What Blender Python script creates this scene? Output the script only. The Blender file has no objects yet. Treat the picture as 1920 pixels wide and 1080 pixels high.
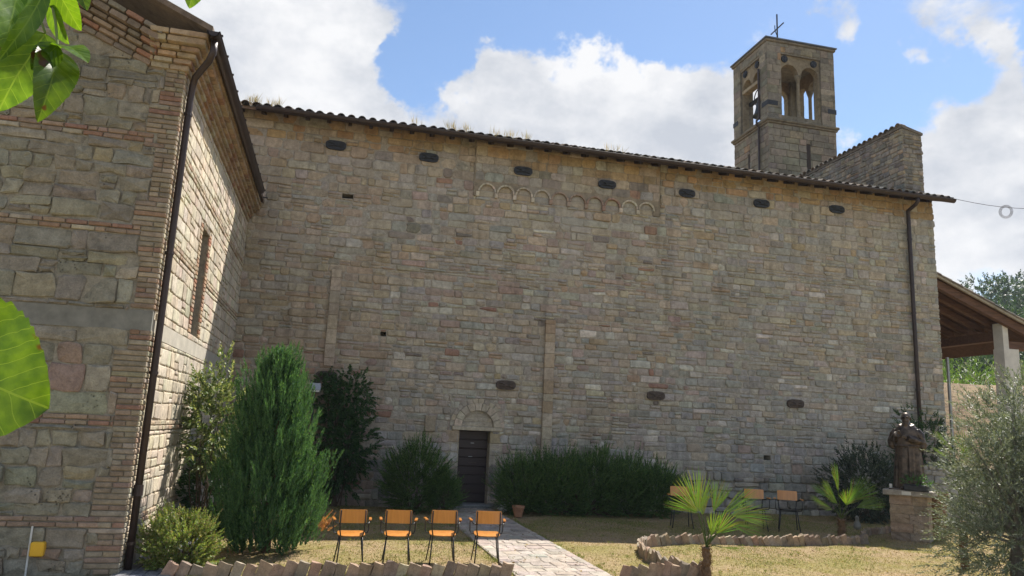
import bpy, bmesh, math, random
import numpy as np
from mathutils import Matrix, Vector

sc = bpy.context.scene
R = math.radians
# ------------------------------------------------------------------ camera
FPX = 1390.0
CAMZ = 2.1
def nrm(v):
    v = np.asarray(v, float)
    return v / np.linalg.norm(v)
_Z = nrm((334, -7395, FPX))
_X = nrm((6010, 531, FPX)); _X = nrm(_X - _Z * _X.dot(_Z))
_Y = nrm(np.cross(_Z, _X))
if _Y[2] < 0: _Y = -_Y
CM = np.stack([_X, _Y, _Z])
CAM = np.array((0, 0, CAMZ))
cam_data = bpy.data.cameras.new('camera'); cam = bpy.data.objects.new('camera', cam_data)
sc.collection.objects.link(cam); sc.camera = cam
cam_data.sensor_width = 36; cam_data.lens = FPX / 1920 * 36
cam_data.clip_start = 0.05; cam_data.clip_end = 3000
mw = Matrix.Identity(4)
for i in range(3):
    mw[i][0] = CM[i][0]; mw[i][1] = -CM[i][1]; mw[i][2] = -CM[i][2]; mw[i][3] = CAM[i]
cam.matrix_world = mw
# ------------------------------------------------------------------ light
SUN = nrm((0.56, 0.478, 1.0))
world = bpy.data.worlds.new('World'); sc.world = world; world.use_nodes = True
sun_d = bpy.data.lights.new('sun', 'SUN'); sun_d.energy = 5.0; sun_d.angle = R(0.5); sun_d.color = (1.0, 0.95, 0.87)
sun = bpy.data.objects.new('sun', sun_d); sc.collection.objects.link(sun)
sun.rotation_euler = Vector(SUN).to_track_quat('Z', 'Y').to_euler()
SKY_STRENGTH = 0.12
sc.view_settings.view_transform = 'Standard'; sc.view_settings.look = 'None'
sc.view_settings.gamma = 1; sc.view_settings.exposure = 0.95
sc.view_settings.use_curve_mapping = False
sc.render.resolution_x = 1024; sc.render.resolution_y = 576

def N(nt, t, **k):
    n = nt.nodes.new(t)
    for a, b in k.items():
        if a.startswith('i_'):
            n.inputs[a[2:].replace('_', ' ')].default_value = b
        else: setattr(n, a, b)
    return n
def vray(x, y): return nrm(CM @ np.array(((x - 960) / FPX, (y - 540) / FPX, 1.0)))
def build_sky():
    nt = world.node_tree; nt.nodes.clear(); L = nt.links.new
    out = N(nt, 'ShaderNodeOutputWorld'); bg = N(nt, 'ShaderNodeBackground')
    sky = N(nt, 'ShaderNodeTexSky'); sky.sky_type = 'NISHITA'; sky.sun_disc = False
    sky.sun_elevation = math.asin(SUN[2]); sky.sun_rotation = math.atan2(SUN[0], SUN[1])
    sky.air_density = 1.0; sky.dust_density = 0.2; sky.ozone_density = 2.0
    tc = N(nt, 'ShaderNodeTexCoord')
    # cloud density: fractal noise over the view direction + some large cumulus banks
    mp = N(nt, 'ShaderNodeMapping'); mp.inputs['Scale'].default_value = (1, 1, 1.5)
    L(tc.outputs['Generated'], mp.inputs['Vector'])
    n1 = N(nt, 'ShaderNodeTexNoise', i_Scale=2.6, i_Detail=12.0, i_Roughness=0.60, i_Distortion=0.2)
    L(mp.outputs[0], n1.inputs['Vector'])
    dens = n1.outputs['Fac']
    wn = N(nt, 'ShaderNodeTexNoise', i_Scale=5.0, i_Detail=6.0, i_Roughness=0.6); L(tc.outputs['Generated'], wn.inputs['Vector'])
    ws = N(nt, 'ShaderNodeVectorMath', operation='SUBTRACT'); L(wn.outputs['Color'], ws.inputs[0]); ws.inputs[1].default_value = (.5, .5, .5)
    wm = N(nt, 'ShaderNodeVectorMath', operation='SCALE'); L(ws.outputs[0], wm.inputs[0]); wm.inputs['Scale'].default_value = .34
    wv = N(nt, 'ShaderNodeVectorMath', operation='ADD'); L(tc.outputs['Generated'], wv.inputs[0]); L(wm.outputs[0], wv.inputs[1])
    banks = [  # direction, radius, amount  (cumulus banks, and two clear gaps)
        ((470, 40), 0.22, 0.17), ((640, 150), 0.15, 0.17), ((330, 130), 0.18, 0.15), ((720, 60), 0.08, 0.10), ((800, 235), .07, .12),
        ((1120, 250), 0.15, 0.28), ((1270, 205), 0.12, 0.26), ((960, 240), 0.09, 0.16), ((1480, 290), 0.12, 0.2),
        ((1840, 330), 0.14, 0.26), ((1800, 60), 0.13, 0.22), ((1640, 270), 0.08, 0.18), ((1900, 480), 0.14, 0.18), ((1510, 5), 0.09, 0.16), ((1580, 75), .035, .12), ((1720, 150), .035, .14), ((740, 70), .04, .1), ((1845, 150), .05, .14),
        ((1050, 70), 0.17, -0.22), ((1660, 160), 0.12, -0.18), ((850, 140), 0.10, -0.20), ((700, -20), .10, -.12), ((1300, 60), 0.12, -0.16), ((1720, 260), .06, -.1)]
    def bank(acc, c, r, a):
        vm = N(nt, 'ShaderNodeVectorMath', operation='DISTANCE'); vm.inputs[1].default_value = tuple(c)
        L(wv.outputs[0], vm.inputs[0])
        mr = N(nt, 'ShaderNodeMapRange', interpolation_type='SMOOTHSTEP')
        mr.inputs['From Min'].default_value = 0; mr.inputs['From Max'].default_value = r
        mr.inputs['To Min'].default_value = a; mr.inputs['To Max'].default_value = 0
        L(vm.outputs['Value'], mr.inputs['Value'])
        ad = N(nt, 'ShaderNodeMath', operation='ADD'); L(acc, ad.inputs[0]); L(mr.outputs[0], ad.inputs[1])
        return ad.outputs[0]
    for (p, r, a) in banks: dens = bank(dens, vray(*p), r * 1.25, a)
    rmp = N(nt, 'ShaderNodeMapRange', interpolation_type='SMOOTHSTEP')
    rmp.inputs['From Min'].default_value = 0.50; rmp.inputs['From Max'].default_value = 0.60
    L(dens, rmp.inputs['Value'])
    # thickness shading: thick cores slightly greyer
    n2 = N(nt, 'ShaderNodeTexNoise', i_Scale=6.5, i_Detail=10.0, i_Roughness=0.6)
    L(mp.outputs[0], n2.inputs['Vector'])
    cr = N(nt, 'ShaderNodeValToRGB')
    cr.color_ramp.elements[0].position = 0.36; cr.color_ramp.elements[0].color = (2.6, 2.75, 3.05, 1)
    cr.color_ramp.elements[1].position = 0.60; cr.color_ramp.elements[1].color = (4.2, 4.2, 4.25, 1)
    L(n2.outputs['Fac'], cr.inputs['Fac'])
    hs = N(nt, 'ShaderNodeHueSaturation', i_Saturation=1.05, i_Value=0.70); L(sky.outputs[0], hs.inputs['Color'])
    mx = N(nt, 'ShaderNodeMixRGB'); L(rmp.outputs[0], mx.inputs['Fac'])
    L(hs.outputs[0], mx.inputs['Color1']); L(cr.outputs[0], mx.inputs['Color2'])
    L(mx.outputs[0], bg.inputs['Color']); bg.inputs['Strength'].default_value = SKY_STRENGTH
    L(bg.outputs[0], out.inputs['Surface'])
build_sky()

# ------------------------------------------------------------------ helpers
COL = sc.collection
ORG = {}
def tag(o, label=None, cat=None, group=None, kind=None):
    if label: o['label'] = label
    if cat: o['category'] = cat
    if group: o['group'] = group
    if kind: o['kind'] = kind
    return o
def thing(name, label, cat, loc=(0, 0, 0), rz=0, group=None):
    o = bpy.data.objects.new(name, None); COL.objects.link(o)
    o.location = loc; o.rotation_euler = (0, 0, rz); o.empty_display_size = 0.2
    ORG[o.name] = np.array(loc, float)
    return tag(o, label, cat, group)
def link(name, me, mat, parent=None, kind=None):
    o = bpy.data.objects.new(name, me); COL.objects.link(o)
    if mat and not me.materials: me.materials.append(mat)
    if parent is not None:
        o.parent = parent; ORG[o.name] = ORG.get(parent.name, np.zeros(3))
    if kind: o['kind'] = kind
    return o
def np_mesh(name, V, F, C=None, smooth=False):
    """V (n,3), F list of faces or (m,3|4) int array, C (n,3) colours"""
    me = bpy.data.meshes.new(name)
    if isinstance(F, np.ndarray):
        k = F.shape[1]; m = F.shape[0]
        me.vertices.add(len(V)); me.vertices.foreach_set('co', np.ascontiguousarray(V, np.float32).ravel())
        me.loops.add(m * k); me.loops.foreach_set('vertex_index', np.ascontiguousarray(F, np.int32).ravel())
        me.polygons.add(m); me.polygons.foreach_set('loop_start', np.arange(0, m * k, k, dtype=np.int32))
        me.polygons.foreach_set('loop_total', np.full(m, k, np.int32))
        me.update(calc_edges=True); me.validate()
    else:
        me.from_pydata([tuple(v) for v in V], [], F); me.update()
    if C is not None:
        at = me.color_attributes.new('col', 'FLOAT_COLOR', 'POINT')
        c4 = np.ones((len(V), 4), np.float32); c4[:, :3] = C
        at.data.foreach_set('color', c4.ravel())
    if smooth:
        me.polygons.foreach_set('use_smooth', np.ones(len(me.polygons), bool))
    return me
class MB:
    def __init__(s): s.v = []; s.f = []; s.c = []; s.col = (0.3, 0.3, 0.3)
    def add(s, vs, fs, col=None):
        b = len(s.v); s.v += [tuple(map(float, p)) for p in vs]; s.f += [tuple(b + i for i in f) for f in fs]
        s.c += [tuple(col or s.col)] * len(vs); return s
    def box(s, c, size, rot=None, col=None, bev=0.0):
        hx, hy, hz = [q / 2 for q in size]
        if bev <= 0:
            vs = [Vector((x * hx, y * hy, z * hz)) for x in (-1, 1) for y in (-1, 1) for z in (-1, 1)]
            fs = [(0, 1, 3, 2), (4, 6, 7, 5), (0, 4, 5, 1), (2, 3, 7, 6), (0, 2, 6, 4), (1, 5, 7, 3)]
        else:
            bm = bmesh.new(); bmesh.ops.create_cube(bm, size=1)
            for v in bm.verts: v.co = Vector((v.co.x * size[0], v.co.y * size[1], v.co.z * size[2]))
            bmesh.ops.bevel(bm, geom=bm.edges[:], offset=bev, segments=1, affect='EDGES')
            bm.verts.ensure_lookup_table(); bm.verts.index_update()
            vs = [v.co.copy() for v in bm.verts]; fs = [tuple(v.index for v in f.verts) for f in bm.faces]; bm.free()
        M = Matrix.Identity(3) if rot is None else rot
        return s.add([M @ v + Vector(c) for v in vs], fs, col)
    def bb(s, x0, x1, y0, y1, z0, z1, col=None, bev=0.0):
        return s.box(((x0 + x1) / 2, (y0 + y1) / 2, (z0 + z1) / 2), (x1 - x0, y1 - y0, z1 - z0), None, col, bev)
    def tube(s, pts, r, n=8, col=None, cap=True, flat=1.0):
        pts = [Vector(p) for p in pts]; rs = r if isinstance(r, (list, tuple)) else [r] * len(pts)
        vs = []; fs = []; up = None
        for i, p in enumerate(pts):
            t = (pts[min(i + 1, len(pts) - 1)] - pts[max(i - 1, 0)]).normalized()
            if up is None:
                up = Vector((0, 0, 1)) if abs(t.z) < 0.9 else Vector((1, 0, 0))
            a = t.cross(up).normalized(); b = a.cross(t).normalized(); up = b
            for k in range(n):
                an = 2 * math.pi * k / n
                vs.append(p + a * math.cos(an) * rs[i] + b * math.sin(an) * rs[i] * flat)
        for i in range(len(pts) - 1):
            for k in range(n):
                fs.append((i * n + k, i * n + (k + 1) % n, (i + 1) * n + (k + 1) % n, (i + 1) * n + k))
        if cap:
            fs.append(tuple(range(n - 1, -1, -1))); fs.append(tuple((len(pts) - 1) * n + k for k in range(n)))
        return s.add(vs, fs, col)
    def lathe(s, prof, c=(0, 0, 0), n=16, col=None, sx=1, sy=1):
        vs = []; fs = []
        for (r, z) in prof:
            for k in range(n):
                a = 2 * math.pi * k / n; vs.append((c[0] + r * math.cos(a) * sx, c[1] + r * math.sin(a) * sy, c[2] + z))
        for i in range(len(prof) - 1):
            for k in range(n): fs.append((i * n + k, i * n + (k + 1) % n, (i + 1) * n + (k + 1) % n, (i + 1) * n + k))
        fs.append(tuple(range(n - 1, -1, -1))); fs.append(tuple((len(prof) - 1) * n + k for k in range(n)))
        return s.add(vs, fs, col)
    def prism(s, poly, fn, d0, d1, col=None):
        """poly: 2-D points; fn(u,w,d) -> world; extruded from d0 to d1"""
        n = len(poly)
        vs = [fn(u, w, d0) for u, w in poly] + [fn(u, w, d1) for u, w in poly]
        fs = [tuple(range(n - 1, -1, -1)), tuple(range(n, 2 * n))] + [(k, (k + 1) % n, n + (k + 1) % n, n + k) for k in range(n)]
        return s.add(vs, fs, col)
    def build(s, name, mat, parent=None, world_co=True, kind=None, smooth=False, fixn=True):
        V = np.array(s.v)
        if parent is not None and world_co: V = V - ORG[parent.name]
        me = np_mesh(name, V, s.f, np.array(s.c), smooth)
        if fixn:
            bm = bmesh.new(); bm.from_mesh(me); bmesh.ops.recalc_face_normals(bm, faces=bm.faces); bm.to_mesh(me); bm.free()
        return link(name, me, mat, parent, kind)
def part(name, mat, parent, fn, **k):
    m = MB(); fn(m); return m.build(name, mat, parent, **k)

# ------------------------------------------------------------------ materials
MATS = {}
def base_mat(name):
    m = bpy.data.materials.new(name); m.use_nodes = True; nt = m.node_tree
    return m, nt, nt.nodes['Principled BSDF'], nt.links.new
def mat_plain(name, col, rough=0.6, metal=0.0, var=0.15, scale=8.0, bump=0.15, spec=0.5):
    m, nt, b, L = base_mat(name)
    geo = N(nt, 'ShaderNodeTexCoord'); no = N(nt, 'ShaderNodeTexNoise', i_Scale=scale, i_Detail=7.0, i_Roughness=0.62)
    L(geo.outputs['Object'], no.inputs['Vector'])
    mr = N(nt, 'ShaderNodeMapRange'); mr.inputs['From Min'].default_value = .28; mr.inputs['From Max'].default_value = .72
    mr.inputs['To Min'].default_value = 1 - var * 1.6; mr.inputs['To Max'].default_value = 1 + var
    L(no.outputs['Fac'], mr.inputs['Value'])
    mx = N(nt, 'ShaderNodeVectorMath', operation='SCALE'); mx.inputs[0].default_value = col; L(mr.outputs[0], mx.inputs['Scale'])
    L(mx.outputs[0], b.inputs['Base Color'])
    b.inputs['Roughness'].default_value = rough; b.inputs['Metallic'].default_value = metal
    b.inputs['Specular IOR Level'].default_value = spec
    if bump:
        bp = N(nt, 'ShaderNodeBump', i_Strength=bump, i_Distance=0.01); L(no.outputs['Fac'], bp.inputs['Height']); L(bp.outputs[0], b.inputs['Normal'])
    return m
def mat_stone(name, rough=0.9, bump=0.6, stain=0.5, scale=1.0, gain=1.0, pit=0.0, dist=0.012, streak=0.0):
    """stone whose own colour is in the 'col' attribute, with grain, blotches and weathering"""
    m, nt, b, L = base_mat(name)
    at = N(nt, 'ShaderNodeAttribute', attribute_name='col')
    geo = N(nt, 'ShaderNodeNewGeometry')
    def noise(sc_, d=6, r=0.6):
        n = N(nt, 'ShaderNodeTexNoise', i_Scale=sc_ * scale, i_Detail=float(d), i_Roughness=r); L(geo.outputs['Position'], n.inputs['Vector']); return n.outputs['Fac']
    def rng(src, a, b_, c, d):
        r = N(nt, 'ShaderNodeMapRange'); L(src, r.inputs['Value'])
        for k, v in zip(('From Min', 'From Max', 'To Min', 'To Max'), (a, b_, c, d)): r.inputs[k].default_value = v
        return r.outputs[0]
    big = noise(0.9, 5); mid = noise(9, 8, 0.66); fine = noise(55, 6, 0.7)
    f1 = rng(big, .3, .7, 1 - .22 * stain, 1 + .16 * stain)
    f2 = rng(mid, .3, .7, .70, 1.24); f3 = rng(fine, .3, .7, .78, 1.2)
    a = N(nt, 'ShaderNodeMath', operation='MULTIPLY'); L(f1, a.inputs[0]); L(f2, a.inputs[1])
    c = N(nt, 'ShaderNodeMath', operation='MULTIPLY'); L(a.outputs[0], c.inputs[0]); L(f3, c.inputs[1])
    # dark crust patches
    st = noise(3.3, 9, 0.7); stf = rng(st, .55, .72, 1.0, 1 - .55 * stain)
    d = N(nt, 'ShaderNodeMath', operation='MULTIPLY'); L(c.outputs[0], d.inputs[0]); L(stf, d.inputs[1])
    hv = N(nt, 'ShaderNodeMath', operation='MULTIPLY'); L(d.outputs[0], hv.inputs[0]); hv.inputs[1].default_value = gain
    vm = N(nt, 'ShaderNodeVectorMath', operation='SCALE'); L(at.outputs['Color'], vm.inputs[0]); L(hv.outputs[0], vm.inputs['Scale'])
    col = vm.outputs[0]
    hgt = N(nt, 'ShaderNodeMath', operation='ADD'); L(mid, hgt.inputs[0]); L(fine, hgt.inputs[1]); h = hgt.outputs[0]
    if pit > 0:
        vo = N(nt, 'ShaderNodeTexVoronoi', i_Scale=26.0 * scale); L(geo.outputs['Position'], vo.inputs['Vector'])
        msk = rng(noise(2.2, 3), .58, .66, 0, 1)
        pt = rng(vo.outputs['Distance'], .12, .34, 0.35, 1.0)
        mixp = N(nt, 'ShaderNodeMix'); mixp.data_type = 'FLOAT'; L(msk, mixp.inputs[0]); mixp.inputs[2].default_value = 1.0; L(pt, mixp.inputs[3])
        v2 = N(nt, 'ShaderNodeVectorMath', operation='SCALE'); L(col, v2.inputs[0]); L(mixp.outputs[0], v2.inputs['Scale']); col = v2.outputs[0]
        h2 = N(nt, 'ShaderNodeMath', operation='MULTIPLY'); L(h, h2.inputs[0]); L(mixp.outputs[0], h2.inputs[1]); h = h2.outputs[0]
    if streak > 0:   # rain streaks and chalky scaling
        mp = N(nt, 'ShaderNodeMapping'); mp.inputs['Scale'].default_value = (2.2, 2.2, .22); L(geo.outputs['Position'], mp.inputs['Vector'])
        ns = N(nt, 'ShaderNodeTexNoise', i_Scale=1.6, i_Detail=5.0, i_Roughness=.6); L(mp.outputs[0], ns.inputs['Vector'])
        sf = rng(ns.outputs['Fac'], .50, .72, 1.0, .66)
        v3 = N(nt, 'ShaderNodeVectorMath', operation='SCALE'); L(col, v3.inputs[0]); L(sf, v3.inputs['Scale'])
        ck = rng(noise(.55, 9, .68), .54, .70, 0, .55)
        mk = N(nt, 'ShaderNodeMixRGB'); L(ck, mk.inputs[0]); L(v3.outputs[0], mk.inputs[1]); mk.inputs[2].default_value = (.40, .365, .315, 1); col = mk.outputs[0]
    L(col, b.inputs['Base Color']); b.inputs['Roughness'].default_value = rough; b.inputs['Specular IOR Level'].default_value = 0.2
    bp = N(nt, 'ShaderNodeBump', i_Strength=bump, i_Distance=dist); L(h, bp.inputs['Height']); L(bp.outputs[0], b.inputs['Normal'])
    return m
def mat_leaf(name, rough=0.5, trans=0.35, spec=0.4, tint=(1.25, 1.2, 0.55)):
    m, nt, b, L = base_mat(name)
    at = N(nt, 'ShaderNodeAttribute', attribute_name='col')
    L(at.outputs['Color'], b.inputs['Base Color']); b.inputs['Roughness'].default_value = rough; b.inputs['Specular IOR Level'].default_value = spec
    tr = N(nt, 'ShaderNodeBsdfTranslucent')
    mu = N(nt, 'ShaderNodeVectorMath', operation='MULTIPLY'); L(at.outputs['Color'], mu.inputs[0]); mu.inputs[1].default_value = tint
    L(mu.outputs[0], tr.inputs['Color'])
    mx = N(nt, 'ShaderNodeMixShader'); mx.inputs[0].default_value = trans
    L(b.outputs[0], mx.inputs[1]); L(tr.outputs[0], mx.inputs[2])
    L(mx.outputs[0], nt.nodes['Material Output'].inputs['Surface'])
    return m
def mat_wood(name, c1, c2, scale=(3, 30, 30), rough=0.45, coat=0.0):
    m, nt, b, L = base_mat(name)
    tc = N(nt, 'ShaderNodeTexCoord'); mp = N(nt, 'ShaderNodeMapping'); mp.inputs['Scale'].default_value = scale
    L(tc.outputs['Object'], mp.inputs['Vector'])
    no = N(nt, 'ShaderNodeTexNoise', i_Scale=1.0, i_Detail=6.0, i_Roughness=0.6, i_Distortion=0.4); L(mp.outputs[0], no.inputs['Vector'])
    cr = N(nt, 'ShaderNodeValToRGB'); cr.color_ramp.elements[0].position = .3; cr.color_ramp.elements[1].position = .7
    cr.color_ramp.elements[0].color = (*c1, 1); cr.color_ramp.elements[1].color = (*c2, 1)
    L(no.outputs['Fac'], cr.inputs['Fac']); L(cr.outputs[0], b.inputs['Base Color'])
    b.inputs['Roughness'].default_value = rough; b.inputs['Coat Weight'].default_value = coat
    bp = N(nt, 'ShaderNodeBump', i_Strength=.2, i_Distance=0.004); L(no.outputs['Fac'], bp.inputs['Height']); L(bp.outputs[0], b.inputs['Normal'])
    return m
M_STONE = mat_stone('church_stone', stain=0.5, gain=1.1, pit=1.0, streak=1.0)
M_MORTAR = mat_stone('lime_mortar', stain=0.7, bump=0.9, scale=1.3, gain=1.08)
M_GREY = mat_stone('annex_stone', stain=0.9, bump=0.8, gain=1.2, pit=0.6, scale=0.8, dist=0.03)
M_BRICK = mat_stone('brick', stain=0.5, bump=0.5)
M_TILE = mat_stone('roof_tile', stain=0.9, bump=0.5)
M_ASHLAR = mat_stone('tower_stone', stain=1.0, bump=0.5, scale=0.6, gain=0.86)
M_GUTTER = mat_plain('gutter_metal', (0.045, 0.03, 0.026), 0.45, 0.3, 0.2, 5, 0.05)
M_IRON = mat_plain('cast_iron', (0.035, 0.037, 0.042), 0.55, 0.4, 0.35, 14, 0.3)
M_RUST = mat_plain('weathered_iron', (0.085, 0.062, 0.048), 0.7, 0.2, 0.35, 14, 0.3)
M_BLACK = mat_plain('black_enamel', (0.012, 0.012, 0.013), 0.3, 0.0, 0.1, 10, 0.0)
M_PLY = mat_wood('orange_plywood', (0.50, 0.19, 0.035), (0.62, 0.26, 0.055), (26, 26, 2.0), 0.28, 0.4)
M_DOOR = mat_wood('dark_door_wood', (0.022, 0.011, 0.010), (0.040, 0.020, 0.018), (2, 10, 34), 0.5)
M_BEAM = mat_wood('old_beam', (0.07, 0.034, 0.019), (0.16, 0.08, 0.045), (2, 14, 14), 0.8)
M_RAFTER = mat_plain('dark_rafter', (0.03, 0.018, 0.012), 0.8, 0, 0.3, 8, 0.2)
M_PLASTER = mat_plain('white_plaster', (0.62, 0.59, 0.53), 0.9, 0, 0.1, 4, 0.2)
M_CONC = mat_plain('concrete', (0.20, 0.195, 0.17), 0.9, 0, 0.22, 5, 0.5)
M_STEEL = mat_plain('grey_steel', (0.35, 0.36, 0.37), 0.45, 0.6, 0.1, 6, 0.05)
M_LEAF = mat_leaf('foliage')
M_CONIFER = mat_leaf('conifer_foliage', 0.6, 0.35, 0.25)
M_OLIVE = mat_leaf('olive_foliage', 0.5, 0.22, 0.4, (1.2, 1.2, .7))
M_GRASS = mat_leaf('dry_grass', 0.8, 0.3, 0.1)
M_BARK = mat_stone('bark', stain=0.6, bump=1.0, scale=2.0)
M_TERRA = mat_stone('terracotta', stain=0.6, bump=0.4)

# ------------------------------------------------------------------ stone laying
rs = np.random.RandomState(7)
class Frame:
    """a vertical face: u along the wall, w up, n outwards"""
    def __init__(s, o, U, Nn, W=(0, 0, 1)):
        s.o = np.array(o, float); s.U = np.array(U, float); s.N = np.array(Nn, float); s.W = np.array(W, float)
    def __call__(s, u, w, n): return tuple(s.o + s.U * u + s.W * w + s.N * n)
def stone_geo(fr, quad, proud, rnd, rough=1.0, inset=0.02, round_=0.18, back=-0.03):
    """one hewn stone: irregular rounded outline, bevelled shoulder, slightly domed and tilted face"""
    (a, b, c, d) = quad  # bl br tr tl
    w = min(abs(b[0] - a[0]), abs(c[0] - d[0])); h = min(abs(d[1] - a[1]), abs(c[1] - b[1])); mn = max(min(w, h), .02)
    pts = []
    q = [a, b, c, d]
    for i in range(4):
        p0 = np.array(q[i - 1]); p1 = np.array(q[i]); p2 = np.array(q[(i + 1) % 4])
        r = mn * round_ * rnd.uniform(.4, 1.5)
        e0 = p1 + (p0 - p1) / max(np.linalg.norm(p0 - p1), 1e-6) * r; e1 = p1 + (p2 - p1) / max(np.linalg.norm(p2 - p1), 1e-6) * r
        pts += [e0, e1]
        # one wobble point in the long edges
        L_ = np.linalg.norm(p2 - p1)
        if L_ > .22: pts.append(p1 + (p2 - p1) * rnd.uniform(.4, .6))
    pts = np.array(pts); cen = pts.mean(0); n = len(pts)
    pts = pts + np.array([[rnd.gauss(0, 1), rnd.gauss(0, 1)] for _ in range(n)]) * 0.0045 * rough
    sc_in = np.clip(1 - 2 * inset / np.array([max(w, .05), max(h, .05)]), .45, .95)
    inn = cen + (pts - cen) * sc_in
    tx, ty = rnd.gauss(0, .035) * rough, rnd.gauss(0, .045) * rough
    V = [fr(p[0], p[1], back) for p in pts]
    V += [fr(p[0], p[1], proud * .35 + (p[0] - cen[0]) * tx + (p[1] - cen[1]) * ty) for p in pts]
    V += [fr(p[0], p[1], proud + (p[0] - cen[0]) * tx + (p[1] - cen[1]) * ty + rnd.gauss(0, .0022) * rough) for p in inn]
    V.append(fr(cen[0], cen[1], proud + .004 * rough + rnd.gauss(0, .003) * rough))
    F = []
    for r_ in (0, 1):
        for k in range(n): F.append((r_ * n + k, r_ * n + (k + 1) % n, (r_ + 1) * n + (k + 1) % n, (r_ + 1) * n + k))
    for k in range(n): F.append((2 * n + k, 2 * n + (k + 1) % n, 3 * n))
    return V, F
def lay(u0, u1, w0, w1, hfun, wfun, rnd, gap=0.014, wav=0.012, split=None, holes=()):
    """courses of stones in the rectangle, trimmed round the holes; yields quads"""
    out = []; w = w0; prev = None
    ph = [rnd.uniform(0, 6.28) for _ in range(4)]
    def wavy(k, u): return wav * (math.sin(u * .9 + k * 1.7 + ph[0]) + .6 * math.sin(u * 2.3 + k * 2.9 + ph[1]) + .35 * math.sin(u * 5.1 + k * .7 + ph[2]))
    k = 0
    while w < w1 - .04:
        h = hfun(w, rnd)
        if w + h > w1 - .07: h = w1 - w
        kb, kt = k, k + 1
        fb = (lambda u, kb=kb, w=w: w + (wavy(kb, u) if w > w0 + .01 else 0))
        top = w + h
        ft = (lambda u, kt=kt, t=top: t + (wavy(kt, u) if t < w1 - .01 else 0))
        u = u0; srun = 0
        u -= rnd.uniform(0, .3)
        while u < u1:
            l = wfun(u, w, rnd) * (0.7 + .6 * h / .25 * .5); a = max(u, u0); b = min(u + l, u1)
            if u1 - b < .1: b = u1
            if b - a > .05:
                pieces = [(a, b, 0, 1)]
                ps = split(a, w, rnd) if split else 0
                if rnd.random() < ps and h > .15:
                    m_ = rnd.uniform(.4, .6)
                    pieces = [(a, b, 0, m_), (a, b, m_, 1)]
                    if b - a > .4 and rnd.random() < .6:
                        x = a + (b - a) * rnd.uniform(.35, .65); pieces = [(a, x, 0, m_), (x, b, 0, m_), (a, b, m_, 1)]
                for (pa, pb, m0, m1) in pieces:
                    lo = lambda x: fb(x) + (ft(x) - fb(x)) * m0
                    hi = lambda x: fb(x) + (ft(x) - fb(x)) * m1
                    segs = [(pa, pb, lo, hi)]
                    for (hx0, hx1, hz0, hz1) in holes:
                        ns = []
                        for (sa, sb, l_, h_) in segs:
                            zl, zh = l_((sa + sb) / 2), h_((sa + sb) / 2)
                            if sb <= hx0 or sa >= hx1 or zh <= hz0 + .01 or zl >= hz1 - .01: ns.append((sa, sb, l_, h_)); continue
                            if sa < hx0 - .05: ns.append((sa, hx0, l_, h_))
                            if sb > hx1 + .05: ns.append((hx1, sb, l_, h_))
                            ia, ib = max(sa, hx0), min(sb, hx1)
                            if zl < hz0 - .05: ns.append((ia, ib, l_, (lambda x, z=hz0: z)))
                            if zh > hz1 + .05: ns.append((ia, ib, (lambda x, z=hz1: z), h_))
                        segs = ns
                    for (sa, sb, l_, h_) in segs:
                        g = gap / 2 * rnd.uniform(.6, 1.5)
                        j = [rnd.gauss(0, .008) for _ in range(4)]
                        s0, s1 = sa + g, sb - g
                        if s1 - s0 < .03: continue
                        edge0 = 0 if sa <= u0 + .001 else 1; edge1 = 0 if sb >= u1 - .001 else 1
                        out.append(((s0 + j[0] * edge0, l_(s0) + g), (s1 + j[1] * edge1, l_(s1) + g), (s1 + j[2] * edge1, h_(s1) - g), (s0 + j[3] * edge0, h_(s0) - g)))
            u += l
        w += h; k += 1
    return out
def stones_to(thing_, name, items, mat, limit=300):
    """items: (V, F, colour). The ones that show largest become parts, the rest one joined part."""
    def size(it):
        V = np.array(it[0]); e = V.max(0) - V.min(0); dd = V.mean(0) - CAM
        return np.sort(e)[-1] * np.sort(e)[-2] / dd.dot(dd)
    order = sorted(range(len(items)), key=lambda i: -size(items[i]))
    for i in order[:limit]:
        V, F, c = items[i]
        me = np_mesh(name, np.array(V) - ORG[thing_.name], F, np.tile(c, (len(V), 1)))
        link(name, me, mat, thing_)
    if len(order) > limit:
        m = MB()
        for i in order[limit:]: m.add(items[i][0], items[i][1], items[i][2])
        m.build(name + 'work' if name != 'brick' else 'brickwork', mat, thing_, kind='stuff', fixn=False)
def pick(rnd, table):
    t = rnd.random() * sum(w for w, _ in table)
    for w, c in table:
        t -= w
        if t <= 0: break
    v = rnd.gauss(1, .075); return tuple(max(.02, x * v * rnd.gauss(1, .025)) for x in c)
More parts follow.
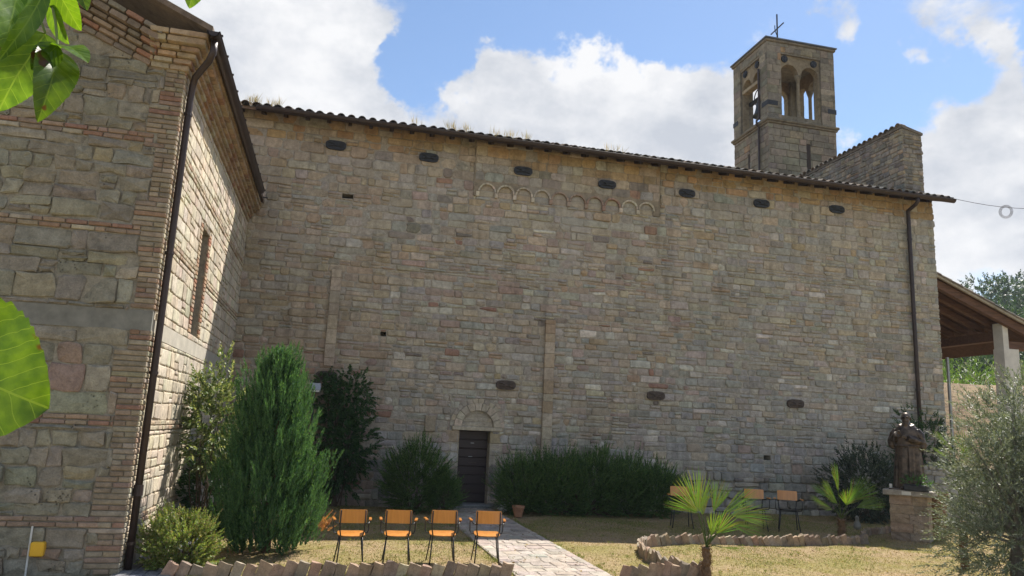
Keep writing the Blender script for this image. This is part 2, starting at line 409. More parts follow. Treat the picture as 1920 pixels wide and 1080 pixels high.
# ------------------------------------------------------------------ ground and hills
def at(x, y, Y):
    r = vray(x, y); return CAM + r * (Y / r[1])
def sstep(a, b, x):
    t = np.clip((x - a) / (b - a), 0, 1); return t * t * (3 - 2 * t)
D = 19.66
def mat_ground():
    m, nt, b, L = base_mat('lawn_soil')
    geo = N(nt, 'ShaderNodeNewGeometry')
    n1 = N(nt, 'ShaderNodeTexNoise', i_Scale=0.8, i_Detail=8.0, i_Roughness=0.62); L(geo.outputs['Position'], n1.inputs['Vector'])
    n2 = N(nt, 'ShaderNodeTexNoise', i_Scale=14.0, i_Detail=8.0, i_Roughness=0.7); L(geo.outputs['Position'], n2.inputs['Vector'])
    c1 = N(nt, 'ShaderNodeValToRGB'); e = c1.color_ramp.elements
    e[0].position = .42; e[0].color = (0.34, 0.255, 0.165, 1); e[1].position = .58; e[1].color = (0.25, 0.22, 0.095, 1)
    L(n1.outputs['Fac'], c1.inputs['Fac'])
    c2 = N(nt, 'ShaderNodeValToRGB'); e = c2.color_ramp.elements
    e[0].position = .3; e[0].color = (.5, .48, .42, 1); e[1].position = .7; e[1].color = (1.2, 1.18, 1.1, 1)
    L(n2.outputs['Fac'], c2.inputs['Fac'])
    mx = N(nt, 'ShaderNodeMixRGB', blend_type='MULTIPLY'); mx.inputs[0].default_value = 1
    L(c1.outputs[0], mx.inputs[1]); L(c2.outputs[0], mx.inputs[2]); L(mx.outputs[0], b.inputs['Base Color'])
    b.inputs['Roughness'].default_value = 1; b.inputs['Specular IOR Level'].default_value = .05
    bp = N(nt, 'ShaderNodeBump', i_Strength=.9, i_Distance=.03); L(n2.outputs['Fac'], bp.inputs['Height']); L(bp.outputs[0], b.inputs['Normal'])
    return m
M_GROUND = mat_ground()
def grid_mesh(xs, ys, hf):
    X, Y = np.meshgrid(xs, ys); Z = hf(X, Y); V = np.stack([X.ravel(), Y.ravel(), Z.ravel()], 1)
    nx, ny = len(xs), len(ys); i = np.arange(nx * ny).reshape(ny, nx)
    F = np.stack([i[:-1, :-1].ravel(), i[:-1, 1:].ravel(), i[1:, 1:].ravel(), i[1:, :-1].ravel()], 1)
    return V, F
def lawn_h(X, Y):
    near = (np.abs(X - 5) < 15) & (Y > 8) & (Y < 20)
    return np.where(near, .012 * np.sin(X * 2.1 + Y) * np.sin(Y * 1.7) + .006 * np.sin(X * 7) * np.sin(Y * 6.3), 0) - .012
xs = np.concatenate([[-600, -300, -100, -40], np.linspace(-20, 26, 180), [40, 100, 300, 600]])
ys = np.concatenate([[-600, -300, -100, -30], np.linspace(-10, 26, 140), [40, 100, 300, 600]])
V, F = grid_mesh(xs, ys, lawn_h)
link('ground', np_mesh('ground', V, F, None, True), M_GROUND, None, 'structure')
def hill_h(X, Y):
    s = (X + Y) / 1.41421
    lat = (X - Y) / 1.41421
    h = 5.2 * sstep(33, 46, s) + 0.4 * sstep(50, 75, s) + 16.5 * sstep(85, 185, s) + 42 * sstep(190, 420, s)
    h = h * (1 + .06 * np.sin(lat * .05 + 1)) + .25 * np.sin(X * .5) * np.sin(Y * .43) * sstep(34, 44, s)
    return h - .3 * (1 - sstep(30, 36, s))
a = np.linspace(14, 60, 70); a = np.concatenate([a, np.linspace(63, 520, 60)])
V, F = grid_mesh(a, a, hill_h)
def mat_hill():
    m, nt, b, L = base_mat('dry_bank')
    geo = N(nt, 'ShaderNodeNewGeometry'); n1 = N(nt, 'ShaderNodeTexNoise', i_Scale=1.2, i_Detail=10.0, i_Roughness=0.7); L(geo.outputs['Position'], n1.inputs['Vector'])
    c1 = N(nt, 'ShaderNodeValToRGB'); e = c1.color_ramp.elements
    e[0].position = .36; e[0].color = (0.16, 0.10, 0.055, 1); e[1].position = .62; e[1].color = (0.30, 0.22, 0.12, 1)
    L(n1.outputs['Fac'], c1.inputs['Fac']); L(c1.outputs[0], b.inputs['Base Color']); b.inputs['Roughness'].default_value = 1
    bp = N(nt, 'ShaderNodeBump', i_Strength=1, i_Distance=.3); L(n1.outputs['Fac'], bp.inputs['Height']); L(bp.outputs[0], b.inputs['Normal'])
    return m
link('hill', np_mesh('hill', V, F, None, True), mat_hill(), None, 'structure')

# ------------------------------------------------------------------ church
church = thing('church', 'long stone church side wall with tiled eaves and small arched doorway', 'church', (8, D + 3, 0))
fr = Frame((0, D, 0), (1, 0, 0), (0, -1, 0))
DOOR = (3.36, 4.2, 0.0, 1.97)
HOLES = [(-0.17, 0.12, 7.93, 8.06), (1.12, 1.27, 4.30, 4.42), (12.32, 12.55, 1.49, 1.63), (-5.9, -5.8, 0, .01)]
PANEL = (3.38, 9.0, 8.42, 10.02)
rnd = random.Random(11)
TAN = (.385, .325, .245); GREYB = (.36, .325, .27); BLUEG = (.315, .30, .265); OCH = (.37, .285, .19); PINK = (.345, .27, .22); WHT = (.50, .46, .39); DRK = (.235, .205, .17); RED = (.30, .185, .135); OLV = (.335, .305, .24)
def church_col(u, w):
    z = w
    if z > 9.35: t = [(4, (.34, .25, .15)), (3, (.36, .255, .145)), (2, TAN), (1, GREYB)]
    elif z < 1.1 and u > 1: t = [(4, (.27, .255, .22)), (3, GREYB), (1, DRK)]
    elif u < 1.1 and z < 4: t = [(3, (.335, .26, .19)), (2, PINK), (1.5, TAN), (.5, RED)]
    elif u < 1.1: t = [(4, (.355, .285, .205)), (3, TAN), (2, GREYB), (.7, OLV), (.3, OCH)]
    elif u > 9 and z < 4: t = [(4, GREYB), (4, BLUEG), (1, TAN), (.35, PINK), (.2, WHT)]
    elif u > 10: t = [(4, GREYB), (2.5, BLUEG), (2, OLV), (1.6, TAN), (.3, WHT), (.25, OCH)]
    else: t = [(4, GREYB), (4, TAN), (1.2, BLUEG), (1, PINK), (.6, OCH), (.35, WHT), (.35, DRK), (.12, RED)]
    return pick(rnd, t)
def core_sheet(m, x0, x1, z0, z1, holes, depth=.5, col=(.345, .31, .255)):
    xsb = sorted({x0, x1, *[h[0] for h in holes], *[h[1] for h in holes]}); zsb = sorted({z0, z1, *[h[2] for h in holes], *[h[3] for h in holes]})
    for i in range(len(xsb) - 1):
        for j in range(len(zsb) - 1):
            cx, cz = (xsb[i] + xsb[i + 1]) / 2, (zsb[j] + zsb[j + 1]) / 2
            if any(h[0] < cx < h[1] and h[2] < cz < h[3] for h in holes): continue
            m.add([fr(xsb[i], zsb[j], 0), fr(xsb[i + 1], zsb[j], 0), fr(xsb[i + 1], zsb[j + 1], 0), fr(xsb[i], zsb[j + 1], 0)], [(0, 1, 2, 3)], col)
    for h in holes:
        a, b, c, d = h
        for (p, q) in (((a, c), (a, d)), ((a, d), (b, d)), ((b, d), (b, c)), ((b, c), (a, c))):
            m.add([fr(*p, 0), fr(*p, -depth), fr(*q, -depth), fr(*q, 0)], [(0, 1, 2, 3)], col)
        m.add([fr(a, c, -depth), fr(b, c, -depth), fr(b, d, -depth), fr(a, d, -depth)], [(0, 1, 2, 3)], col)
m = MB(); core_sheet(m, -6, 18.70, -.2, 10.15, [DOOR] + HOLES[:3])
m.bb(18.0, 18.699, D + .02, 30.5, -.2, 10.1, (.29, .245, .185)); m.bb(-6, 18.0, 30, 30.5, -.2, 10.1, (.29, .245, .185))
m.build('wall', M_MORTAR, church, fixn=False)
def ch_h(w, r):
    if w > 9.6: return r.uniform(.27, .40)
    if w > 7.5: return r.choice((r.uniform(.16, .24), r.uniform(.22, .31)))
    if w > 5.5: return r.choice((r.uniform(.13, .2), r.uniform(.19, .27)))
    if w > 1.8: return r.choice((r.uniform(.12, .17), r.uniform(.16, .23)))
    return r.uniform(.2, .29)
def ch_w(u, w, r):
    if w > 9.6: return r.uniform(.3, .75)
    if 1.0 < u < 9 and w < 5.6: return r.choice((r.uniform(.16, .3), r.uniform(.26, .45), r.uniform(.35, .7)))
    return r.choice((r.uniform(.16, .34), r.uniform(.3, .5), r.uniform(.42, .8)))
def ch_s(u, w, r):
    if w > 9.5: return .05
    return .12 + .45 * max(0, math.sin(u * .9 + w * .7) * math.sin(w * 1.3 - u * .35 + 1)) + (.12 if (u > 2 and 4.8 < w < 7.5) else 0)
ARCHR = (3.10, 4.56, 1.97, 2.80)
quads = lay(-6, 18.72, -.1, 10.12, ch_h, ch_w, rnd, gap=.017, wav=.015, split=ch_s, holes=[DOOR, ARCHR, PANEL] + HOLES[:3])
items = []
for q in quads:
    u, w = q[0][0], q[0][1]
    pr = abs(rnd.gauss(.014, .012)) + .006
    if w < .95 and u > 9.2: pr += .03 + rnd.random() * .03
    ero = rnd.random() < .12
    V, F = stone_geo(fr, q, pr, rnd, 2.2 if ero else 1.5 if w < 1 else 1.1, .03 if ero else .018, .3 if ero else .16)
    items.append((V, F, church_col(u, w)))
# arch-frieze panel stones
frp = Frame((0, D - .045, 0), (1, 0, 0), (0, -1, 0))
for q in lay(3.40, 8.98, 8.87, 10.0, lambda w, r: r.uniform(.24, .34) if w > 9.5 else r.uniform(.2, .27), lambda u, w, r: r.uniform(.3, .62), rnd, gap=.008):
    V, F = stone_geo(frp, q, .008 + rnd.random() * .008, rnd, .7); items.append((V, F, church_col(q[0][0], q[0][1] + (.2 if q[0][1] > 9.3 else 0))))
# filling round the doorway arch: stones clipped to outside the ring
for q in lay(3.10, 4.56, 1.97, 2.80, lambda w, r: r.uniform(.12, .18), lambda u, w, r: r.uniform(.15, .3), rnd):
    cu = sum(p[0] for p in q) / 4; cw = sum(p[1] for p in q) / 4
    if math.hypot(cu - 3.83, cw - 2.07) > .76 or (cw < 2.07 and not 3.2 < cu < 4.46):
        V, F = stone_geo(fr, q, .012, rnd); items.append((V, F, church_col(cu, cw)))
stones_to(church, 'stone', items, M_STONE)
def voussoir(m, r1, r2, a0, a1, cx, cz, d0, d1, col):
    pl = [(cx + r1 * math.cos(a0), cz + r1 * math.sin(a0)), (cx + r2 * math.cos(a0), cz + r2 * math.sin(a0)), (cx + r2 * math.cos((a0 + a1) / 2), cz + r2 * math.sin((a0 + a1) / 2)), (cx + r2 * math.cos(a1), cz + r2 * math.sin(a1)), (cx + r1 * math.cos(a1), cz + r1 * math.sin(a1)), (cx + r1 * math.cos((a0 + a1) / 2), cz + r1 * math.sin((a0 + a1) / 2))]
    m.prism(pl, fr, d0, d1, col)
# frieze of blind arches
m = MB(); r0 = .225; pol = [(3.38, 8.42)]
cxs = [3.757 + i * .534 for i in range(10)]
for c in cxs:
    pol.append((c - r0, 8.42)); pol.append((c - r0, 8.55))
    for k in range(1, 12): an = math.pi * (1 - k / 12); pol.append((c + r0 * math.cos(an), 8.55 + r0 * math.sin(an)))
    pol.append((c + r0, 8.55)); pol.append((c + r0, 8.42))
pol += [(9.0, 8.42), (9.0, 10.02), (3.38, 10.02)]
def ext_strip(m, low, ztop, fn, d0, d1, col):
    for (a, b) in zip(low[:-1], low[1:]):
        if abs(a[0] - b[0]) < 1e-6:
            m.add([fn(*a, d0), fn(*b, d0), fn(*b, d1), fn(*a, d1)], [(0, 1, 2, 3)], col); continue
        m.add([fn(*a, d1), fn(*b, d1), fn(b[0], ztop, d1), fn(a[0], ztop, d1)], [(0, 1, 2, 3)], col)
        m.add([fn(*a, d0), fn(*b, d0), fn(*b, d1), fn(*a, d1)], [(0, 1, 2, 3)], col)
    for x, z in (low[0], low[-1]):
        m.add([fn(x, z, d0), fn(x, z, d1), fn(x, ztop, d1), fn(x, ztop, d0)], [(0, 1, 2, 3)], col)
ext_strip(m, pol[:-2], 10.02, fr, -.01, .045, (.27, .225, .165))
frieze = m.build('arch_frieze', M_STONE, church)
for i, c in enumerate(cxs):
    hue = [(1, (.37, .24, .175)), (1, (.33, .22, .16))] if 4 <= i <= 7 else [(1, (.50, .44, .345)), (1, (.45, .39, .305))]
    ar = part('arch', M_STONE, frieze, lambda m: m.bb(c - .267 - .05, c - .267 + .05, D - .085, D + .01, 8.40, 8.545, pick(rnd, hue), .012))
    for k in range(7):
        a0, a1 = math.pi * k / 7 + .02, math.pi * (k + 1) / 7 - .02
        part('voussoir', M_STONE, ar, lambda m: voussoir(m, r0 - .012 + rnd.gauss(0, .003), r0 + .036 + rnd.gauss(0, .004), a0, a1, c, 8.55, .0, .085 + rnd.gauss(0, .006), pick(rnd, hue)))
    q = ((c - .21, 8.43), (c + .21, 8.43), (c + .205, 8.58), (c - .205, 8.58))
    V, F = stone_geo(fr, q, .012, rnd, .6); link('stone', np_mesh('stone', np.array(V) - ORG[church.name], F, np.tile(church_col(c, 8), (len(V), 1))), M_STONE, church)
    q = ((c - .19, 8.60), (c + .19, 8.60), (c + .10, 8.745), (c - .10, 8.745))
    V, F = stone_geo(fr, q, .012, rnd, .6); link('stone', np_mesh('stone', np.array(V) - ORG[church.name], F, np.tile(church_col(c, 8), (len(V), 1))), M_STONE, church)
# pilaster strips, stub and stray block
def strip(x0, x1, z0, z1, hue, pr=.10):
    p = bpy.data.objects.new('pilaster', None)
    m = MB(); m.bb(x0 + .012, x1 - .012, D - pr + .012, D + .02, z0, z1, (.27, .22, .165)); po = m.build('pilaster', M_MORTAR, church)
    z = z0
    while z < z1 - .02:
        h = min(rnd.uniform(.2, .42), z1 - z)
        if z1 - z - h < .12: h = z1 - z
        m = MB(); v = rnd.gauss(1, .1); m.bb(x0 + rnd.gauss(0, .003), x1 + rnd.gauss(0, .003), D - pr + rnd.gauss(0, .003), D + .015, z + .004, z + h - .004, tuple(c * v for c in pick(rnd, [(3, TAN), (2, hue), (1, OCH)])), .012)
        m.build('stone', M_STONE, po); z += h
strip(-.26, 0.0, 3.43, 5.97, TAN); strip(5.60, 5.88, 0, 5.08, (.33, .25, .17)); strip(9.22, 9.46, 0, 1.36, BLUEG, .07)
part('projecting_block', M_STONE, church, lambda m: m.bb(2.43, 2.71, D - .11, D + .02, 1.90, 2.32, (.31, .255, .18), .015))
# doorway
arch = MB(); arch.bb(3.16, 4.50, D - .085, D + .3, 1.972, 2.068, (.45, .39, .29), .01); door_arch = arch.build('lintel', M_STONE, church)
nv = 9
for k in range(nv):
    a0, a1 = math.pi * k / nv + .012, math.pi * (k + 1) / nv - .012
    part('voussoir', M_STONE, door_arch, lambda m: voussoir(m, .435, .625, a0, a1, 3.83, 2.072, -.02, .085 + rnd.random() * .008, pick(rnd, [(1, (.46, .39, .29)), (1, (.42, .355, .27))])))
nv = 14
for k in range(nv):
    a0, a1 = math.pi * k / nv + .01, math.pi * (k + 1) / nv - .01
    part('voussoir', M_STONE, door_arch, lambda m: voussoir(m, .63, .735, a0, a1, 3.83, 2.072, -.02, .04 + rnd.random() * .008, pick(rnd, [(1, (.40, .34, .26)), (1, (.36, .31, .25))])))
for (z0, z1, hw) in ((2.075, 2.19, .42), (2.197, 2.31, .385), (2.317, 2.40, .31), (2.405, 2.495, .19)):
    V, F = stone_geo(fr, ((3.83 - hw, z0), (3.83 + hw, z0), (3.83 + hw * .9, z1), (3.83 - hw * .9, z1)), .008, rnd, .8)
    link('tympanum_stone', np_mesh('tympanum_stone', np.array(V) - ORG[church.name], F, np.tile((.40, .35, .27), (len(V), 1))), M_STONE, door_arch)
door = part('door', M_DOOR, church, lambda m: m.bb(3.362, 4.198, D + .34, D + .40, .10, 1.965))
for k in range(8):
    z0 = .105 + k * .232; part('door_board', M_DOOR, door, lambda m: m.bb(3.366, 4.194, D + .305, D + .345, z0 + .008, z0 + .224, None, .012))
part('door_handle', M_RUST, door, lambda m: m.bb(3.70, 3.92, D + .285, D + .31, 1.12, 1.135))
part('letter_slot', M_STEEL, door, lambda m: m.bb(3.74, 3.83, D + .29, D + .31, 1.63, 1.65)); part('letter_slot', M_STEEL, door, lambda m: m.bb(3.69, 3.80, D + .29, D + .31, 1.28, 1.295))
part('doorstep', M_STONE, church, lambda m: m.bb(3.30, 4.26, D - .28, D + .45, -.1, .095, (.2, .2, .19), .02))
for z in np.arange(.1, 1.95, .31):   # dressed jamb stones
    for xx in (3.36, 4.2):
        s = -1 if xx < 3.8 else 1
        part('jamb_stone', M_STONE, church, lambda m: m.bb(min(xx - .006 * s, xx + .012 * s * 30), max(xx - .006 * s, xx + .012 * s * 30), D - .02, D + .305, z + .006, min(z + .304, 1.965), pick(rnd, [(1, TAN), (1, GREYB), (.5, OCH)]), .008))
# wall anchor plates
def plate(px_, py_, mat):
    P = at(px_, py_, D - .03); cx, cz = P[0], P[2]
    m = MB(); pl = []
    for k in range(20):
        a = 2 * math.pi * k / 20; u = .27 * math.copysign(abs(math.cos(a)) ** .55, math.cos(a)); w = .125 * math.copysign(abs(math.sin(a)) ** .75, math.sin(a)); pl.append((cx + u, cz + w))
    dp = .07 if PANEL[0] < cx < PANEL[1] and cz > 8.4 else .035
    m.prism(pl, fr, .005, .05 + dp)
    o = m.build('tie_plate', mat, church)
    def ribs(m):
        for s in (-1, 1):
            m.tube([fr(cx - .2, cz + .06 * s, .055 + dp), fr(cx, cz + .012 * s, .075 + dp), fr(cx + .2, cz + .06 * s, .055 + dp)], .017, 6)
        m.box(fr(cx, cz, .065 + dp), (.11, .05, .07))
    part('anchor_wedge', mat, o, ribs)
for p in ((630, 273), (804, 296), (980, 322), (1137, 347), (1287, 363), (1427, 382), (1568, 393)): plate(*p, M_IRON)
for p in ((948, 722), (1229, 742), (1491, 757), (612, 705)): plate(*p, M_RUST)
# roof: slab, eave tiles, rafters, gutter
PIT = R(20); EY, EZ = 19.08, 9.93
def roofz(y): return EZ + (y - EY) * math.tan(PIT)
RY = 25.4
roof = part('roof', M_TILE, church, lambda m: (m.prism([(EY, EZ), (RY, roofz(RY)), (RY + 6, EZ), (RY + 6, EZ - .12), (RY, roofz(RY) - .12), (EY + .02, EZ - .07)], lambda u, w, d: (d, u, w), -6, 18.85, (.2, .14, .1))))
def coppo(r1, r2, L_, n=7, th=.015):
    vs = []; fs = []
    for (y, r) in ((0, r1), (L_, r2)):
        for rr in (r, r - th):
            for k in range(n + 1): a = math.pi * k / n; vs.append((rr * math.cos(a), y, rr * math.sin(a)))
    q = n + 1
    for k in range(n):
        fs += [(k, k + 1, 2 * q + k + 1, 2 * q + k), (q + k + 1, q + k, 3 * q + k, 3 * q + k + 1), (k + 1, k, q + k, q + k + 1), (2 * q + k, 2 * q + k + 1, 3 * q + k + 1, 3 * q + k)]
    fs += [(0, 2 * q, 3 * q, q), (n, q + n, 3 * q + n, 2 * q + n)]
    return vs, fs
TILEC = [(.17, .15, .125), (.12, .115, .10), (.22, .165, .12), (.15, .12, .095), (.24, .20, .16), (.09, .088, .08)]
tvs, tfs = coppo(.115, .095, .46)
tmesh = [np_mesh('tile', np.array(tvs), tfs, np.tile(c, (len(tvs), 1)), False) for c in TILEC]
for t in tmesh: t.materials.append(M_TILE)
def put_tile(parent, pos, rot, name='tile'):
    o = bpy.data.objects.new(name, tmesh[rnd.randrange(6)]); COL.objects.link(o); o.parent = parent
    o.location = Vector(pos) - Vector(ORG[parent.name]); o.rotation_euler = rot; return o
x = -3.3; m2 = MB()
while x < 18.85:
    put_tile(roof, (x, EY - .09 + rnd.gauss(0, .012), EZ + .015 - .03), (PIT - R(2) + rnd.gauss(0, .03), rnd.gauss(0, .05), rnd.gauss(0, .04)))
    for j in range(1, 5):
        Mx = Matrix.Translation((x + rnd.gauss(0, .006), EY - .09 + .37 * j * math.cos(PIT), EZ - .01 + .37 * j * math.sin(PIT))) @ Matrix.Rotation(PIT + rnd.gauss(0, .02), 4, 'X')
        m2.add([Mx @ Vector(v) for v in tvs], tfs, rnd.choice(TILEC))
    # channel tile between
    Mx = Matrix.Translation((x + .135, EY - .06, EZ + .085)) @ Matrix.Rotation(PIT, 4, 'X') @ Matrix.Rotation(math.pi, 4, 'Y')
    m2.add([Mx @ Vector(v) for v in tvs], tfs, rnd.choice(TILEC))
    x += .268 + rnd.gauss(0, .006)
m2.build('tilework', M_TILE, roof, kind='stuff', fixn=False)
x = -2.9
while x < 18.6:
    part('rafter', M_RAFTER, roof, lambda m: m.box((x, 19.42, EZ + .01), (.09, .56, .10), Matrix.Rotation(PIT, 3, 'X')))
    x += .555
def half_gutter(m, p0, p1, r, side):
    p0 = Vector(p0); p1 = Vector(p1); t = (p1 - p0).normalized(); a = t.cross(Vector((0, 0, 1))).normalized(); n = 9; vs = []
    for p in (p0, p1):
        for rr in (r, r - .012):
            for k in range(n + 1): an = math.pi + math.pi * k / n; vs.append(p + a * rr * math.cos(an) + Vector((0, 0, rr * math.sin(an))))
    q = n + 1; fs = []
    for k in range(n):
        fs += [(k, k + 1, 2 * q + k + 1, 2 * q + k), (q + k, q + k + 1, 3 * q + k + 1, 3 * q + k), (k, k + 1, q + k + 1, q + k), (2 * q + k, 2 * q + k + 1, 3 * q + k + 1, 3 * q + k)]
    fs += [(0, q, 3 * q, 2 * q), (n, q + n, 3 * q + n, 2 * q + n), tuple(range(q)), tuple(2 * q + k for k in range(q))]
    m.add(vs, fs)
    m.tube([p0 - a * r, p1 - a * r], .013, 6); m.tube([p0 + a * r, p1 + a * r], .013, 6)
gut = part('gutter', M_GUTTER, church, lambda m: half_gutter(m, (-2.5, 18.97, 9.90), (18.9, 18.97, 9.90), .10, 1))
P0 = at(1722, 378, 18.95); P1 = at(1703, 402, D - .13); P2 = at(1712, 560, D - .12); P3 = at(1728, 790, D - .12); P4 = np.array((P3[0], P3[1], .05))
part('downpipe', M_GUTTER, church, lambda m: m.tube([(P0[0], 18.97, 9.82), (P0[0], 18.97, 9.70), (P0[0] - .03, 19.02, 9.62), tuple(P1 + np.array((0, 0, .12))), tuple(P1 - np.array((0, 0, .1))), (P1[0] + .0, P1[1], 5.0), (P1[0], P1[1], .05)], .062, 10), smooth=True)
for z in (8.6, 6.2, 3.8): part('pipe_clip', M_GUTTER, church, lambda m: m.tube([(P1[0], P1[1], z - .03), (P1[0], P1[1], z + .03)], .075, 10))
# facade parapet rising behind the eave
par = part('parapet', M_MORTAR, church, lambda m: m.bb(17.96, 18.71, 19.97, 27.5, 9.9, 12.60, (.22, .2, .165)))
frl = Frame((17.96, 0, 0), (0, -1, 0), (-1, 0, 0)); frn = Frame((0, 19.97, 0), (1, 0, 0), (0, -1, 0))
PARC = [(3, (.27, .235, .185)), (3, (.22, .2, .17)), (2, (.31, .26, .19)), (.3, OCH), (1, (.17, .155, .135))]
it = []
for q in lay(-26.0, -19.95, 10.2, 12.62, lambda w, r: r.uniform(.12, .2), lambda u, w, r: r.uniform(.2, .45), rnd, split=lambda u, w, r: .15):
    V, F = stone_geo(frl, q, .012 + rnd.random() * .03, rnd, 1.5); it.append((V, F, pick(rnd, PARC)))
for q in lay(17.95, 18.72, 10.2, 12.5, lambda w, r: r.uniform(.11, .19), lambda u, w, r: r.uniform(.18, .4), rnd, split=lambda u, w, r: .15):
    V, F = stone_geo(frn, q, .012 + rnd.random() * .03, rnd, 1.5); it.append((V, F, pick(rnd, PARC)))
stones_to(par, 'stone', it, M_STONE)
part('coping', M_TILE, par, lambda m: m.prism([(17.93, 12.75), (18.76, 12.54), (18.76, 12.46), (17.93, 12.64)], lambda u, w, d: (u, d, w), 19.93, 27.5, (.19, .165, .135)))
y = 20.05
while y < 26.5:
    put_tile(par, (17.85, y, 12.70), (0, 0, R(-90)) if False else Matrix.Rotation(R(-90), 3, 'Z').to_euler()); y += .27
for o in par.children:
    if o.name.startswith('tile'): o.scale = (1, .6, 1)

# ------------------------------------------------------------------ bell tower
TX0, TX1, TY0, TY1 = 18.08, 21.60, 28.0, 30.93
tower = thing('bell_tower', 'square sandstone bell tower with open arched belfry and iron cross behind the roof', 'bell tower', ((TX0 + TX1) / 2, (TY0 + TY1) / 2, 0))
TC = [(4, (.285, .25, .195)), (3, (.255, .23, .185)), (2, (.215, .20, .165)), (1, (.32, .275, .21)), (.2, (.36, .245, .15))]
TCORE = (.245, .22, .175)
ZB, ZS, ZT = 16.22, 16.62, 20.12      # string course, sill, wall top
part('shaft', M_ASHLAR, tower, lambda m: m.bb(TX0 + .03, TX1 - .03, TY0 + .03, TY1 - .03, -.2, ZB, TCORE))
cs = part('string_course', M_ASHLAR, tower, lambda m: (m.bb(TX0 - .12, TX1 + .12, TY0 - .12, TY1 + .12, ZB, ZB + .13, (.2, .175, .13), .03), m.bb(TX0 - .06, TX1 + .06, TY0 - .06, TY1 + .06, ZB - .09, ZB - .003, (.22, .19, .14), .02)))
ftf = Frame((0, TY0, 0), (1, 0, 0), (0, -1, 0)); ftl = Frame((TX0, 0, 0), (0, -1, 0), (-1, 0, 0))
ftb = Frame((0, TY1, 0), (-1, 0, 0), (0, 1, 0)); ftr = Frame((TX1, 0, 0), (0, 1, 0), (1, 0, 0))
slitF = (20.02, 20.22, 14.0, 15.35); slitL = (-29.72, -29.56, 14.2, 15.2)
it = []
def tstones(f, u0, u1, w0, w1, holes, h=(.26, .38), n0=.0, tc=TC):
    for q in lay(u0, u1, w0, w1, lambda w, r: r.uniform(*h), lambda u, w, r: r.uniform(.35, .75), rnd, gap=.008, wav=.002, holes=holes):
        V, F = stone_geo(f, q, .008 + rnd.random() * .007 + n0, rnd, .45, .012, .06, -.05); it.append((V, F, pick(rnd, tc)))
f2 = Frame((0, TY0 + .03, 0), (1, 0, 0), (0, -1, 0)); l2 = Frame((TX0 + .03, 0, 0), (0, -1, 0), (-1, 0, 0))
r2_ = Frame((TX1 - .03, 0, 0), (0, 1, 0), (1, 0, 0))
tstones(f2, TX0, TX1, 11.5, ZB - .1, [slitF], n0=.02); tstones(l2, -TY1, -TY0, 11.5, ZB - .1, [slitL], n0=.02); tstones(r2_, TY0, TY1, 11.5, ZB - .1, [], n0=.02)
part('slit_window', M_RAFTER, tower, lambda m: m.bb(slitF[0], slitF[1], TY0 + .018, TY0 + .06, slitF[2], slitF[3]))
part('slit_window', M_RAFTER, tower, lambda m: m.bb(TX0 + .018, TX0 + .06, 29.56, 29.72, slitL[2], slitL[3]))
# belfry: corner piers, recessed arch heads, sills
PW = .72; TH = .30
zb0 = ZB + .13
for (x0, y0) in ((TX0, TY0), (TX1 - PW, TY0), (TX0, TY1 - PW * .86), (TX1 - PW, TY1 - PW * .86)):
    part('corner_pier', M_ASHLAR, tower, lambda m: m.bb(x0 + .02, x0 + PW - .02, y0 + .02, y0 + PW * .86 - .02, zb0, ZT - .35, TCORE))
part('top_band', M_ASHLAR, tower, lambda m: m.bb(TX0 + .02, TX1 - .02, TY0 + .02, TY1 - .02, ZT - .50, ZT, TCORE))
pw2 = PW * .86
for f, a, b, pw in ((ftf, TX0, TX1, PW), (ftl, -TY1, -TY0, pw2), (ftr, TY0, TY1, pw2), (ftb, -TX1, -TX0, PW)):
    tstones(f, a, a + pw, zb0, ZT, [], (.26, .4)); tstones(f, b - pw, b, zb0, ZT, [], (.26, .4)); tstones(f, a + pw, b - pw, ZT - .42, ZT, [], (.2, .42))
stones_to(tower, 'stone', it, M_ASHLAR)
